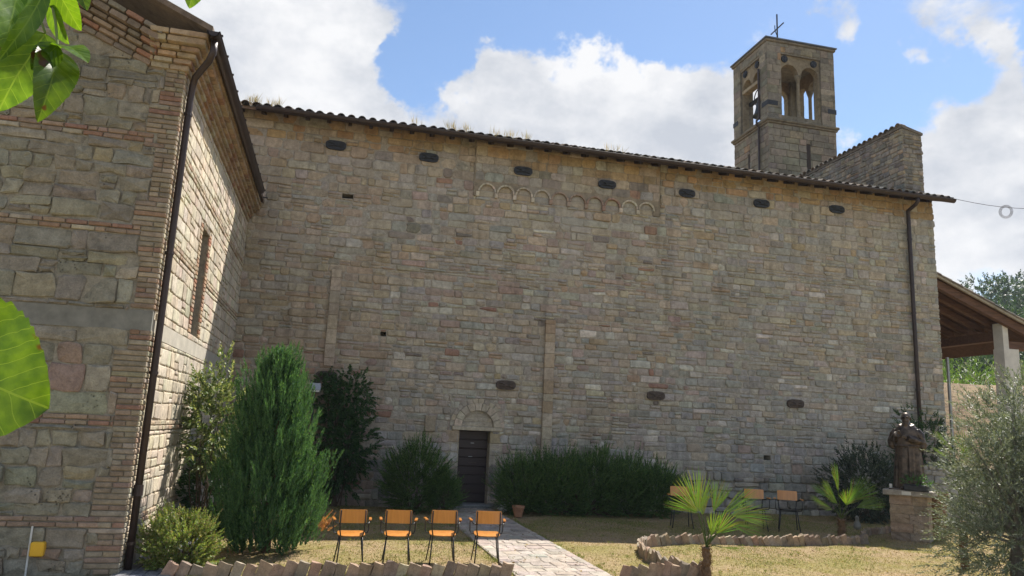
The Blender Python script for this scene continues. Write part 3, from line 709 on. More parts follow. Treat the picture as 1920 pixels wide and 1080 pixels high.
def bifora(f, a, b, ins, spring, zs, lint=None):
    """recessed screen with two round arches on a central colonnette"""
    n0 = -ins; n1 = -ins - TH; w = b - a; cw = .17; ow = (w - cw - .16) / 2; r = ow / 2
    c1, c2 = a + .08 + r, b - .08 - r
    low = [(a, spring)]
    for c in (c1, c2):
        low.append((c - r, spring))
        for k in range(1, 14): an = math.pi * (1 - k / 14); low.append((c + r * math.cos(an), spring + r * math.sin(an)))
        low.append((c + r, spring))
    low.append((b, spring))
    m = MB(); ext_strip(m, low, ZT - .45, f, n1, n0, (.29, .24, .165))
    for (x0, z0), (x1, z1) in zip(low[:-1], low[1:]):
        if x1 > x0: m.add([f(x0, z0, n1), f(x1, z1, n1), f(x1, ZT - .45, n1), f(x0, ZT - .45, n1)], [(0, 1, 2, 3)], (.27, .2, .13))
    m.build('arch_head', M_ASHLAR, tower)
    part('sill', M_ASHLAR, tower, lambda m: m.prism([(a, zs - .45), (b, zs - .45), (b, zs), (a, zs)], f, n1, n0 + .05, (.22, .195, .15)))
    for (x0, x1) in ((a, a + .08), (b - .08, b)):
        part('reveal', M_ASHLAR, tower, lambda m: m.prism([(x0, zs), (x1, zs), (x1, spring), (x0, spring)], f, n1, n0, (.28, .235, .165)))
    cx = (a + b) / 2; P = f(cx, zs, (n0 + n1) / 2)
    if lint is None:
        part('colonnette', M_ASHLAR, tower, lambda m: m.lathe([(.14, 0), (.14, .12), (.10, .17), (.085, .25), (.08, spring - zs - .3), (.10, spring - zs - .22), (.155, spring - zs - .06), (.16, spring - zs + .002)], P, 12, (.27, .23, .165)), smooth=True)
    else:
        part('lintel', M_ASHLAR, tower, lambda m: m.prism([(a + .05, lint - .16), (b - .05, lint - .16), (b - .05, lint), (a + .05, lint)], f, n1 + .02, n0 + .04, (.36, .30, .21)))
        part('mullion', M_ASHLAR, tower, lambda m: m.prism([(cx - .085, lint), (cx + .085, lint), (cx + .085, spring), (cx - .085, spring)], f, n1 + .04, n0 - .03, (.28, .235, .165)))
bifora(ftf, TX0 + PW - .02, TX1 - PW + .02, .12, 18.75, ZS)
bifora(ftl, -TY1 + pw2 - .02, -TY0 - pw2 + .02, .12, 18.72, ZS - .1, 18.62)
bifora(ftr, TY0 + pw2 - .02, TY1 - pw2 + .02, .12, 18.72, ZS - .1)
bifora(ftb, -TX1 + PW - .02, -TX0 - PW + .02, .12, 18.75, ZS)
part('belfry_floor', M_ASHLAR, tower, lambda m: m.bb(TX0 + .3, TX1 - .3, TY0 + .3, TY1 - .3, zb0 - .02, zb0 + .06, TCORE))
part('cornice', M_ASHLAR, tower, lambda m: m.bb(TX0 - .08, TX1 + .08, TY0 - .08, TY1 + .08, ZT + .002, ZT + .13, (.22, .19, .145), .03))
part('roof', mat_plain('tower_lead', (.16, .17, .19), .5, .4, .2, 3, .1), tower, lambda m: m.add([(TX0 - .12, TY0 - .12, ZT + .132), (TX1 + .12, TY0 - .12, ZT + .132), (TX1 + .12, TY1 + .12, ZT + .132), (TX0 - .12, TY1 + .12, ZT + .132), (TX0 - .12, TY0 - .12, ZT + .19), (TX1 + .12, TY0 - .12, ZT + .19), (TX1 + .12, TY1 + .12, ZT + .19), (TX0 - .12, TY1 + .12, ZT + .19), ((TX0 + TX1) / 2, (TY0 + TY1) / 2, ZT + .5)], [(3, 2, 1, 0), (0, 1, 5, 4), (1, 2, 6, 5), (2, 3, 7, 6), (3, 0, 4, 7), (4, 5, 8), (5, 6, 8), (6, 7, 8), (7, 4, 8)]))
def tplate(f, u, w, tilt=0):
    def g(m):
        pl = [(u + .16 * math.cos(k * math.pi / 8), w + .16 * math.sin(k * math.pi / 8) * 1.05) for k in range(16)]; m.prism(pl, f, -.12, -.06)
        m.prism([(u - .03, w - .13), (u + .03, w - .13), (u + .03, w + .13), (u - .03, w + .13)], f, -.06, -.03); m.prism([(u - .12, w - .03), (u + .12, w - .03), (u + .12, w + .03), (u - .12, w + .03)], f, -.06, -.035)
    part('tie_plate', M_IRON, tower, g)
tplate(ftf, 19.05, 19.42); tplate(ftf, 20.58, 19.40); tplate(ftl, -28.98, 19.42); tplate(ftl, -30.0, 19.42)
part('corner_strap', M_IRON, tower, lambda m: (m.bb(TX0 - .03, TX0 + .5, TY0 - .03, TY0 + .05, 17.0, 17.22), m.bb(TX0 - .031, TX0 + .05, TY0 + .05, TY0 + .45, 17.0, 17.22)))
part('corner_strap', M_IRON, tower, lambda m: m.bb(TX1 - .42, TX1 + .03, TY0 - .03, TY0 + .3, 17.0, 17.22)); part('corner_strap', M_IRON, tower, lambda m: m.bb(TX0 - .03, TX0 + .05, TY1 - .4, TY1 + .03, 17.0, 17.22))
part('downpipe', M_GUTTER, tower, lambda m: m.tube([(TX0 - .1, 28.62, 12), (TX0 - .1, 28.62, ZB - .1), (TX0 - .2, 28.62, ZB), (TX0 - .2, 28.62, ZB + .2), (TX0 - .06, 28.62, ZB + .35), (TX0 - .06, 28.62, 19.0)], .05, 8))
# cross with its curved brackets
CX, CY = (TX0 + TX1) / 2 - .55, (TY0 + TY1) / 2 - .5
cr = part('iron_cross', M_IRON, tower, lambda m: (m.tube([(CX, CY, ZT + .2), (CX, CY, ZT + 2.1)], .035, 6), m.tube([(CX - .02, CY - .55, ZT + 1.35), (CX + .02, CY + .55, ZT + 1.35)], .032, 6)))
part('bracket', M_IRON, cr, lambda m: (m.tube([(CX, CY, ZT + .35), (CX - .1, CY - .08, ZT + .75), (CX - .05, CY - .05, ZT + .95), (CX - .25, CY - .2, ZT + 1.1), (CX - .3, CY - .26, ZT + 1.33)], .02, 5), m.tube([(CX, CY, ZT + .3), (CX - .12, CY - .1, ZT + .55), (CX - .08, CY - .06, ZT + .8)], .03, 5)))
# bell
bell = thing('bell', 'dark bronze bell hanging in the tower belfry opening', 'bell', (18.62, 29.35, 17.05))
M_BRONZE_D = mat_plain('bell_bronze', (.045, .052, .06), .45, .7, .3, 9, .1)
part('bell_body', M_BRONZE_D, bell, lambda m: m.lathe([(.42, 0), (.40, .05), (.33, .18), (.27, .42), (.24, .66), (.20, .78), (.10, .84), (.04, .86)], (18.62, 29.35, 17.05), 20), smooth=True)
part('headstock', M_IRON, bell, lambda m: (m.bb(18.54, 18.70, 28.4, 30.5, 17.95, 18.1), m.bb(18.57, 18.67, 29.28, 29.42, 17.85, 17.96)))
part('clapper', M_IRON, bell, lambda m: m.tube([(18.62, 29.35, 17.5), (18.62, 29.35, 17.0), (18.62, 29.35, 16.9)], [.02, .03, .06], 8))
part('bell_wheel', M_IRON, bell, lambda m: (m.tube([(18.50, 29.35 + .42 * math.cos(k * math.pi / 10), 18.03 + .42 * math.sin(k * math.pi / 10)) for k in range(21)], .025, 6), m.tube([(18.50, 28.93, 18.03), (18.50, 29.77, 18.03)], .02, 5), m.tube([(18.50, 29.35, 17.61), (18.50, 29.35, 18.45)], .02, 5)))
# ------------------------------------------------------------------ stone annex on the left
AX, AY = -2.48, 11.0
annex = thing('stone_annex', 'tall annex of rough grey stone with brick bands, brick cornice and brown downpipe', 'building', (AX - 2.5, AY + 4, 0))
rnd = random.Random(23)
fa = Frame((0, AY, 0), (1, 0, 0), (0, -1, 0)); fs_ = Frame((AX, 0, 0), (0, 1, 0), (1, 0, 0))
SL = .447; ZC = 7.0                       # rake slope, cornice foot
WIN = (13.80, 14.52, 3.46, 5.36)
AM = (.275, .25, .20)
def annex_core(m):
    x1 = AX - .012
    pol = [(-9, -.2), (x1, -.2), (x1, ZC + .45), (-2.9, ZC + .45), (-9, ZC + .45 + SL * 6.1)]
    m.add([fa(u, w, -.012) for u, w in pol], [tuple(range(5))], AM)
    # side face with the window opening
    ys_ = [AY + .012, WIN[0], WIN[1], D + .05]; zs_ = [-.2, WIN[2], WIN[3], ZC + .6]
    for i in range(3):
        for j in range(3):
            if i == 1 and j == 1: continue
            m.add([fs_(ys_[i], zs_[j], -.012), fs_(ys_[i + 1], zs_[j], -.012), fs_(ys_[i + 1], zs_[j + 1], -.012), fs_(ys_[i], zs_[j + 1], -.012)], [(0, 1, 2, 3)], (.46, .40, .305))  # side mortar coloured lighter than the front to carry the sunlight
    a, b, c, d = WIN
    for p, q in (((a, c), (a, d)), ((a, d), (b, d)), ((b, d), (b, c)), ((b, c), (a, c))):
        m.add([fs_(*p, -.012), fs_(*p, -.5), fs_(*q, -.5), fs_(*q, -.012)], [(0, 1, 2, 3)], (.30, .26, .2))
part('wall', M_MORTAR, annex, annex_core, fixn=False)
# bands: (z0, z1)
BANDS = [(5.86, 6.01), (4.50, 4.645), (1.875, 2.02), (.58, .725)]
CONC = (3.17, 3.45)
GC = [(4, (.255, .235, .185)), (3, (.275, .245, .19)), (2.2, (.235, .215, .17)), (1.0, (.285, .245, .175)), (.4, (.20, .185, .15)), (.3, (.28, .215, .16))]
SC_SUNLIT = [(4, (.50, .435, .335)), (3, (.47, .405, .31)), (2, (.52, .45, .34)), (1, (.45, .37, .275))]  # side-face stones: sunlight put into a paler colour than the shaded front
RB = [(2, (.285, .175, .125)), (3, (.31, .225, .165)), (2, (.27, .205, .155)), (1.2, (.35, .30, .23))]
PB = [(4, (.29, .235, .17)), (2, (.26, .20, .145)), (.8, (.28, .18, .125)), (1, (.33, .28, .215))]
PB_SUNLIT = [(4, (.44, .37, .27)), (2, (.40, .31, .22)), (1, (.36, .25, .17)), (1, (.47, .41, .31))]  # same bricks on the sunny side, sunshine painted in as lighter tones
bricks = []; stones = []; sstones = []
def brick(f, u0, u1, w0, w1, pr, table):
    q = ((u0, w0), (u1, w0), (u1, w1), (u0, w1)); V, F = stone_geo(f, q, pr, rnd, .5, .008, .12, -.05); bricks.append((V, F, pick(rnd, table)))
def band(f, u0, u1, z0, z1, table):
    h = (z1 - z0) / 2
    for r_ in range(2):
        u = u0 - rnd.uniform(0, .2)
        while u < u1:
            l = rnd.choice((.13, .26, .27, .28, .30)); a, b = max(u, u0), min(u + l, u1)
            if b - a > .03: brick(f, a + .005, b - .005, z0 + r_ * h + .006, z0 + (r_ + 1) * h - .006, .012 + rnd.random() * .01, table)
            u += l
for z0, z1 in BANDS:
    band(fa, -7, AX - .30, z0, z1, RB)
    if WIN[2] < z0 < WIN[3]: band(fs_, AY + .3, WIN[0] - .22, z0 - .05, z1 - .05, PB_SUNLIT); band(fs_, WIN[1] + .22, D, z0 - .05, z1 - .05, PB_SUNLIT)
    else: band(fs_, AY + .3, D, z0 - .05, z1 - .05, PB_SUNLIT)
# toothed quoins
QH = []; z = 0.0; g = 0
while z < ZC - .02:
    if rnd.random() < .28 or g == 0: q_f, q_s = rnd.choice(((.30, .22), (.42, .30), (.26, .36)))
    g += 1
    h = .0725
    for f, u_in, sgn, ln, tb in ((fa, AX, -1, q_f, PB if rnd.random() < .8 else RB), (fs_, AY, 1, q_s, PB_SUNLIT)):
        if CONC[0] - .03 < z < CONC[1] - .03: continue
        cut = rnd.choice((0, 0, ln * .5, ln * .35)) if ln > .25 else 0
        ends = [0, cut, ln] if cut else [0, ln]
        for a, b in zip(ends[:-1], ends[1:]):
            u0, u1 = sorted((u_in + sgn * a, u_in + sgn * b)); brick(f, u0 + .004, u1 - .004, z + .005, z + h - .005, .010 + rnd.random() * .006, tb)
    QH.append((z, z + h, q_f, q_s)); z += h
def quoin_holes(idx, u_in, sgn):
    out = []
    for (z0, z1, qf, qs) in QH:
        ln = (qf, qs)[idx]; u0, u1 = sorted((u_in, u_in + sgn * ln))
        if out and abs(out[-1][0] - u0) < 1e-6 and abs(out[-1][1] - u1) < 1e-6: out[-1] = (u0, u1, out[-1][2], z1)
        else: out.append((u0, u1, z0, z1))
    return out
qh = quoin_holes(0, AX, -1)
for q in lay(-7, AX - .26, 0, 10.0, lambda w, r: r.choice((r.uniform(.16, .24), r.uniform(.24, .35))), lambda u, w, r: r.choice((r.uniform(.18, .38), r.uniform(.35, .7))), rnd, gap=.016, wav=.014,
             split=lambda u, w, r: .08, holes=[(-8, 0, a, b) for a, b in BANDS] + [(-8, 0, *CONC)] + qh):
    cu = (q[0][0] + q[1][0]) / 2; cw = (q[0][1] + q[2][1]) / 2
    if cw > ZC + .22 + max(0, SL * (-2.9 - cu)): continue
    V, F = stone_geo(fa, q, .006 + rnd.random() * .02, rnd, 2.6, .018, .11); stones.append((V, F, pick(rnd, GC)))
JL = .22
wh = (WIN[0] - JL, WIN[1] + JL, WIN[2], WIN[3] + .1)
for q in lay(AY + .2, D - .02, 0, ZC, lambda w, r: r.uniform(.16, .27), lambda u, w, r: r.uniform(.2, .5), rnd, gap=.022, wav=.012,
             split=lambda u, w, r: .15, holes=[(0, 30, a - .05, b - .05) for a, b in BANDS] + [(0, 30, CONC[0] - .06, CONC[1] - .1), wh] + quoin_holes(1, AY, 1)):
    V, F = stone_geo(fs_, q, .003 + rnd.random() * .010, rnd, .4, .012, .12); sstones.append((V, F, pick(rnd, SC_SUNLIT)))
z = WIN[2]; k = 0
while z < WIN[3] + .1 - .03:                       # brick jambs and flat head
    ln = (JL, JL * .6)[k % 2]
    for u0, u1 in ((WIN[0] - JL, WIN[0]), (WIN[1], WIN[1] + JL)):
        if z < WIN[3]: brick(fs_, u0 + .004, u1 - .004, z + .005, z + .067, .014, [(2, (.40, .26, .17)), (2, (.42, .33, .23)), (1, (.36, .19, .12))])
    z += .0725; k += 1
u = WIN[0]
while u < WIN[1] - .02: brick(fs_, u + .004, min(u + .07, WIN[1]) - .004, WIN[3] + .004, WIN[3] + .096, .014, PB); u += .072
stones_to(annex, 'stone', stones, M_GREY); stones_to(annex, 'side_stone', sstones, M_STONE)
# concrete ring beam
part('concrete_band', M_CONC, annex, lambda m: m.bb(-7, AX + .004, AY - .004, AY + .05, CONC[0], CONC[1]))
part('concrete_band', mat_plain('sunlit_concrete', (.42, .38, .31), .9, 0, .15, 4, .4), annex, lambda m: m.bb(AX - .05, AX + .006, AY + .052, D - .02, CONC[0] - .06, CONC[1] - .1))  # same ring beam; its sun-facing side has the sunlight in a brighter base colour
# window bars
win = part('window', M_BLACK, annex, lambda m: m.bb(AX - .42, AX - .40, WIN[0], WIN[1], WIN[2], WIN[3]))
for k in range(5):
    yy = WIN[0] + .1 + k * (WIN[1] - WIN[0] - .2) / 4; part('bar', M_RUST, win, lambda m: m.tube([(AX - .12, yy, WIN[2]), (AX - .12, yy, WIN[3])], .012, 6))
for k in range(3):
    zz = WIN[2] + .3 + k * .6; part('bar', M_RUST, win, lambda m: m.bb(AX - .13, AX - .105, WIN[0], WIN[1], zz, zz + .03))
# corbelled brick cornice: along the side and up the rake
STEPS = [(.00, .085, .045), (.088, .165, .085), (.168, .245, .135), (.248, .325, .185), (.328, .43, .27), (.433, .52, .30)]
CB = [(4, (.36, .27, .175)), (2, (.33, .235, .155)), (1.5, (.37, .30, .21)), (1, (.29, .17, .11))]
for (d0, d1, pr) in STEPS:
    u = AY - pr
    while u < D - .05:
        l = .27; b = min(u + l, D - .03); brick(fs_, u + .004, b - .004, ZC + d0, ZC + d1, pr, CB); u += l
    u = AX + pr; 
    while u > -2.95:                                # short level return on the gable
        l = .26; a = max(u - l, -2.97); brick(fa, a + .004, u - .004, ZC + d0, ZC + d1, pr, CB); u -= l
cs_, sn_ = 1 / math.hypot(1, SL), SL / math.hypot(1, SL)
frk = Frame((-2.97, AY, ZC), (-cs_, 0, sn_), (0, -1, 0), (sn_, 0, cs_))     # u runs up the rake to the left
class Flip(Frame): pass
for (d0, d1, pr) in STEPS:
    u = 0.0
    while u < 5.2:
        l = rnd.choice((.26, .27, .3, .2))
        V, F = stone_geo(frk, ((u + .004, d0 + .003), (u + l - .004, d0 + .003), (u + l - .004, d1 - .003), (u + .004, d1 - .003)), pr, rnd, .5, .008, .12, -.08)
        F = [tuple(reversed(f)) for f in F]; bricks.append((V, F, pick(rnd, [(3, (.235, .19, .14)), (2, (.27, .205, .145)), (1, (.28, .155, .10)), (2, (.20, .175, .135))]))); u += l
stones_to(annex, 'brick', bricks, M_BRICK)
# core behind the cornice and roof slab
part('cornice_core', M_MORTAR, annex, lambda m: (m.bb(AX - .3, AX + .04, AY - .02, D, ZC + .01, ZC + .50, (.36, .28, .19)), m.bb(AX - .3, AX + .16, AY - .14, D, ZC + .26, ZC + .51, (.36, .28, .19))))
def aroof(m):
    e0 = (AX + .36, ZC + .53)
    pol = [e0, (e0[0], e0[1] + .09), (-9.5, e0[1] + .09 + SL * (e0[0] + 9.5)), (-9.5, e0[1] + SL * (e0[0] + 9.5))]
    m.prism(pol, lambda u, w, d: (u, d, w), AY - .33, D + .2, (.17, .13, .10))
part('roof', M_TILE, annex, aroof)
gx = AX + .36
gutA = part('gutter', M_GUTTER, annex, lambda m: half_gutter(m, (gx + .02, AY - .36, ZC + .53), (gx + .02, 18.45, ZC + .53), .085, 1))
for k in range(14):
    yy = AY - .2 + k * .64; part('gutter_bracket', M_GUTTER, gutA, lambda m: m.bb(gx - .08, gx + .125, yy, yy + .03, ZC + .55, ZC + .575))
dp = [(gx + .02, AY - .2, ZC + .44), (gx + .02, AY - .2, ZC + .28), (gx - .03, AY - .15, ZC + .16), (AX + .12, AY + .1, ZC - .02), (AX + .09, AY + .15, ZC - .14), (AX + .075, AY + .17, ZC - .4), (AX + .075, AY + .17, 3), (AX + .075, AY + .17, .02)]
pipe = part('downpipe', M_GUTTER, annex, lambda m: m.tube(dp, .05, 10), smooth=True)
for z in (6.4, 4.3, 2.6, 1.02, .35): part('pipe_clip', M_GUTTER, pipe, lambda m: m.tube([(AX + .075, AY + .17, z), (AX + .075, AY + .17, z + .04)], .06, 10))
part('pipe_joint', M_GUTTER, pipe, lambda m: m.tube([(AX + .075, AY + .17, .98), (AX + .075, AY + .17, 1.12)], [.066, .058], 10))
# small fixtures on the annex
part('conduit', mat_plain('white_pvc', (.62, .62, .6), .4, 0, .05, 6, 0), annex, lambda m: m.tube([(-3.53, AY - .05, -.02), (-3.535, AY - .05, .60)], .012, 6))
yb = MB(); yb.bb(-3.515, -3.355, AY - .1, AY + .01, .235, .41, None, .015)
yb = yb.build('junction_box', mat_plain('yellow_plastic', (.75, .42, .02), .4, 0, .08, 5, 0)); tag(yb, 'small yellow plastic box fixed low on the grey stone annex', 'utility box')

# ------------------------------------------------------------------ porch at the church end
porch = thing('porch', 'timber lean-to porch with tiled roof and pale plaster pillar beside the church end', 'porch', (20.5, 22, 0))
PS = .39
def pz(x): return 7.78 - PS * (x - 18.72)
part('roof', M_TILE, porch, lambda m: m.prism([(18.70, pz(18.70) - .02), (24.2, pz(24.2) - .02), (24.2, pz(24.2) + .06), (18.70, pz(18.70) + .06)], lambda u, w, d: (u, d, w), 20.12, 27, (.085, .045, .028)))
rf = [o for o in porch.children if o.name.startswith('roof')][0]
part('verge', M_TILE, rf, lambda m: m.prism([(18.70, pz(18.70) - .015), (24.2, pz(24.2) - .015), (24.2, pz(24.2) + .13), (18.70, pz(18.70) + .13)], lambda u, w, d: (u, d, w), 20.04, 20.115, (.42, .39, .33)))
ang = math.atan(PS)
for k in range(13):
    xx = 18.8 + k * .41
    o = put_tile(rf, (xx + .42, 20.1, pz(xx + .42) + .05), (0, 0, 0)); o.rotation_euler = (Matrix.Rotation(ang, 3, 'Y') @ Matrix.Rotation(R(90), 3, 'Z')).to_euler()
    o = put_tile(rf, (xx + .42, 20.34, pz(xx + .42) + .05), (0, 0, 0)); o.rotation_euler = (Matrix.Rotation(ang, 3, 'Y') @ Matrix.Rotation(R(90), 3, 'Z')).to_euler()
for k in range(9):
    yy = 20.2 + k * .68
    part('rafter', M_BEAM, porch, lambda m: m.prism([(18.72, pz(18.72) - .03), (24.0 if k == 0 else 22.4, pz(24.0 if k == 0 else 22.4) - .03), (24.0 if k == 0 else 22.4, pz(24.0 if k == 0 else 22.4) - (.30 if k == 0 else .24)), (18.72, pz(18.72) - (.30 if k == 0 else .24))], lambda u, w, d: (u, d, w), yy, yy + .16))
part('beam', M_BEAM, porch, lambda m: m.bb(21.95, 22.25, 20.75, 27, 5.75, 6.07)); part('beam', M_BEAM, porch, lambda m: m.bb(22.125, 24.2, 20.4, 20.7, 5.45, 5.72, None, .01))
part('pillar', M_PLASTER, porch, lambda m: (m.bb(21.88, 22.50, 20.34, 20.76, -.3, 5.448), m.bb(21.9, 22.12, 20.36, 20.74, 5.4, 6.32)))
part('post', M_STEEL, porch, lambda m: m.tube([(20.3, 21.1, -.2), (20.3, 21.1, 5.1)], .05, 8))
# cable with a coil hanging from it
cable = thing('overhead_cable', 'thin grey cable with a hanging coil stretching from the church eave', 'cable', tuple(at(1785, 372, 18.95)))
c0 = at(1782, 371, 18.95); c1 = at(1990, 392, 15.2)
part('cable_run', M_IRON, cable, lambda m: m.tube([tuple(c0 + (c1 - c0) * t - np.array((0, 0, .12 * math.sin(math.pi * t)))) for t in np.linspace(0, 1, 9)], .008, 4))
cc = at(1886, 397, 17.0); cr_ = vray(1886, 397); sx_ = nrm(np.cross(cr_, (0, 0, 1)))
part('cable_coil', M_RUST, cable, lambda m: [m.tube([tuple(cc + sx_ * (.11 + j * .016) * math.cos(a) + np.array((0, 0, (.14 + j * .016))) * math.sin(a) + cr_ * .02 * j) for a in np.linspace(0, 2 * math.pi, 19)], .0045, 4) for j in range(5)])
# ------------------------------------------------------------------ path, paving, kerbs
rnd = random.Random(5)
pth = MB(); pth.bb(2.80, 4.27, 2.0, D - .3, -.1, .012, (.33, .285, .235)); path = pth.build('path', M_MORTAR, None, kind='structure')
ORG[path.name] = np.zeros(3)
fp = Frame((0, 0, 0.0), (1, 0, 0), (0, 0, 1), (0, 1, 0))
its = []
for q in lay(2.80, 4.27, 8.0, D - .3, lambda w, r: r.uniform(.22, .34), lambda u, w, r: r.uniform(.2, .38), rnd, gap=.009, wav=.012):
    V, F = stone_geo(fp, q, .018 + rnd.random() * .006, rnd, .7, .014, .10); its.append((V, F, pick(rnd, [(3, (.36, .305, .255)), (2, (.35, .30, .25)), (2, (.34, .285, .235)), (1, (.375, .325, .27))])))
stones_to(path, 'paving_stone', its, M_STONE)
pv = MB(); pv.bb(AX - .05, -1.80, 6, 14.6, -.1, .02, (.13, .135, .14)); pave = pv.build('pavement', M_MORTAR, None, kind='structure'); ORG[pave.name] = np.zeros(3)
for i in range(4):
    for j in range(14):
        x0 = AX + .02 + i * .165; y0 = 6.0 + j * .6
        part('paving_slab', M_STONE, pave, lambda m: m.bb(x0, x0 + .158, y0, y0 + .592, 0, .034, pick(rnd, [(1, (.155, .16, .17)), (1, (.19, .19, .195))]), .004))

def border(name, pts, n, label, group, h=.24, wd=.155, lean=R(19), th=.06):
    """row of roughly broken flat stones set on edge and leaning on each other"""
    pts = [np.array(p, float) for p in pts]; seg = [np.linalg.norm(b - a) for a, b in zip(pts[:-1], pts[1:])]; tot = sum(seg)
    t = thing(name, label, 'border', (pts[0][0], pts[0][1], 0))
    for k in range(n):
        s = tot * (k + .5) / n; i = 0
        while s > seg[i] and i < len(seg) - 1: s -= seg[i]; i += 1
        d_ = (pts[i + 1] - pts[i]) / seg[i]; p = pts[i] + d_ * s
        hh = h * rnd.uniform(.8, 1.12); ww = wd * rnd.uniform(.85, 1.1)
        Mx = Matrix.Translation((p[0], p[1], 0)) @ Matrix.Rotation(math.atan2(d_[1], d_[0]) + rnd.gauss(0, .07), 4, 'Z') @ Matrix.Rotation(lean + rnd.gauss(0, .06), 4, 'Y') @ Matrix.Rotation(rnd.gauss(0, .06), 4, 'X')
        bm = bmesh.new(); bmesh.ops.create_cube(bm, size=1); bmesh.ops.subdivide_edges(bm, edges=bm.edges[:], cuts=1)
        for v in bm.verts: v.co = Mx @ Vector((v.co.x * ww + rnd.gauss(0, .006), v.co.y * th + rnd.gauss(0, .005), (v.co.z + .28) * hh + rnd.gauss(0, .008)))
        V = np.array([v.co for v in bm.verts]); bm.verts.index_update(); F = [tuple(v.index for v in f.verts) for f in bm.faces]; bm.free()
        c = pick(rnd, [(3, (.30, .22, .155)), (2, (.34, .24, .165)), (2, (.25, .20, .15)), (1, (.36, .30, .22))])
        link('edging_stone', np_mesh('edging_stone', V - ORG[t.name], F, np.tile(c, (len(V), 1))), M_STONE, t)
    return t
border('garden_border', [(-1.95, 10.86), (2.72, 10.86)], 28, 'straight row of leaning edging stones in front of the wooden armchairs', None)
cpt = [(11.45, 14.35), (11.0, 14.2), (10.3, 14.05), (8.3, 13.95), (7.3, 14.05), (6.6, 13.95), (6.05, 13.7), (5.72, 13.25), (5.52, 12.7), (5.42, 12.1), (5.42, 11.6), (5.55, 11.2), (5.78, 10.95)]
border('garden_border', cpt, 62, 'curved row of leaning edging stones looping round the palm bed', None, .24, .135, R(24), .06)
border('garden_border', [(4.35, 10.78), (5.72, 10.86)], 10, 'short row of leaning edging stones at the foot of the palm trunk', None, .25, .15)
border('garden_border', [(11.55, 14.5), (12.0, 15.2), (12.7, 15.8), (13.6, 16.1)], 22, 'low sunlit row of edging stones leading to the statue pedestal', None, .17, .14)

# ------------------------------------------------------------------ chairs
def make_chair(name, label, group, seat_mat):
    t = thing(name, label, 'chair', (0, 0, 0), 0, group)
    W = dict(world_co=False)
    def board(m, pts_xz, y0, y1, bend=0):
        pass
    def seat(m):
        n = 24; pl = []
        for k in range(n):
            a = 2 * math.pi * k / n; pl.append((.205 * math.copysign(abs(math.cos(a)) ** .5, math.cos(a)), .195 * math.copysign(abs(math.sin(a)) ** .5, math.sin(a))))
        vs = []
        for z, s in ((-.007, .97), (-.004, 1), (.004, 1), (.007, .97)):
            vs += [(x * s, y * s, .435 + z + .02 * (abs(x) / .2) ** 2 * .4 + .012 * (y / .195)) for x, y in pl]
        vs.append((0, 0, .436)); vs.append((0, 0, .425))
        fs = [(a * n + k, a * n + (k + 1) % n, (a + 1) * n + (k + 1) % n, (a + 1) * n + k) for a in range(3) for k in range(n)]
        fs += [(3 * n + k, 3 * n + (k + 1) % n, 4 * n) for k in range(n)] + [((k + 1) % n, k, 4 * n + 1) for k in range(n)]
        m.add(vs, fs)
    part('seat', seat_mat, t, seat, smooth=True, **W)
    def back(m):
        n = 9; vs = []; fs = []
        for z, i in ((.615, 0), (.63, 1), (.795, 2), (.81, 3)):
            for k in range(n):
                x = -.2 + .4 * k / (n - 1); x *= (.97 if i in (0, 3) else 1)
                y = -.205 - .012 * (1 - (x / .2) ** 2) - .10 * (z - .6)
                vs += [(x, y - .006, z), (x, y + .006, z)]
        for i in range(3):
            for k in range(n - 1):
                a = (i * n + k) * 2; b = a + 2; c = ((i + 1) * n + k) * 2; d_ = c + 2
                fs += [(a, b, d_, c), (b + 1, a + 1, c + 1, d_ + 1)]
            for k in (0, n - 1):
                a = (i * n + k) * 2; c = ((i + 1) * n + k) * 2; fs.append((a, a + 1, c + 1, c))
        for k in range(n - 1):
            for i in (0, 3): a = (i * n + k) * 2; fs.append((a, a + 2, a + 3, a + 1))
        m.add(vs, fs)
    part('backrest', M_PLY, t, back, smooth=False, **W)
    for s in (-1, 1):
        part('back_post', M_BLACK, t, lambda m: m.tube([(s * .155, .0, .418), (s * .158, -.17, .416), (s * .162, -.205, .44), (s * .178, -.218, .52), (s * .182, -.222, .62), (s * .18, -.238, .80)], .0105, 8), smooth=True, **W)
        part('arm_support', M_BLACK, t, lambda m: m.tube([(s * .165, -.215, .60), (s * .235, -.19, .612), (s * .262, -.12, .638), (s * .265, .02, .640), (s * .266, .09, .625), (s * .265, .115, .58), (s * .262, .11, .47), (s * .245, .10, .432), (s * .16, .09, .420)], .0095, 8), smooth=True, **W)
        part('armrest', M_PLY, t, lambda m: m.box((s * .268, -.03, .656), (.045, .25, .02), Matrix.Rotation(-s * .06, 3, 'Z'), None, .006), **W)
        part('leg', M_BLACK, t, lambda m: m.tube([(s * .16, -.15, .418), (s * .175, -.19, .2), (s * .19, -.235, 0.0)], .0105, 8), smooth=True, **W)
        part('leg', M_BLACK, t, lambda m: m.tube([(s * .16, .13, .418), (s * .185, .165, .2), (s * .215, .205, 0.0)], .0105, 8), smooth=True, **W)
    part('seat_frame', M_BLACK, t, lambda m: (m.tube([(-.165, -.15, .416), (.165, -.15, .416)], .010, 8), m.tube([(-.165, .13, .416), (.165, .13, .416)], .010, 8)), **W)
    return t
def copy_tree(o, parent=None):
    c = o.copy(); COL.objects.link(c); c.parent = parent; ORG[c.name] = ORG.get(o.name, np.zeros(3))
    for ch in list(o.children): copy_tree(ch, c)
    return c
GA = 'orange plywood armchairs in a row facing the church'
ch = make_chair('armchair', 'orange plywood armchair at the cypress end of the sunlit row', GA, M_PLY)
LBL = ['orange plywood armchair at the cypress end of the sunlit row', 'orange plywood armchair second from the cypress in the sunlit row', 'orange plywood armchair third from the cypress in the sunlit row', 'orange plywood armchair standing beside the paved path']
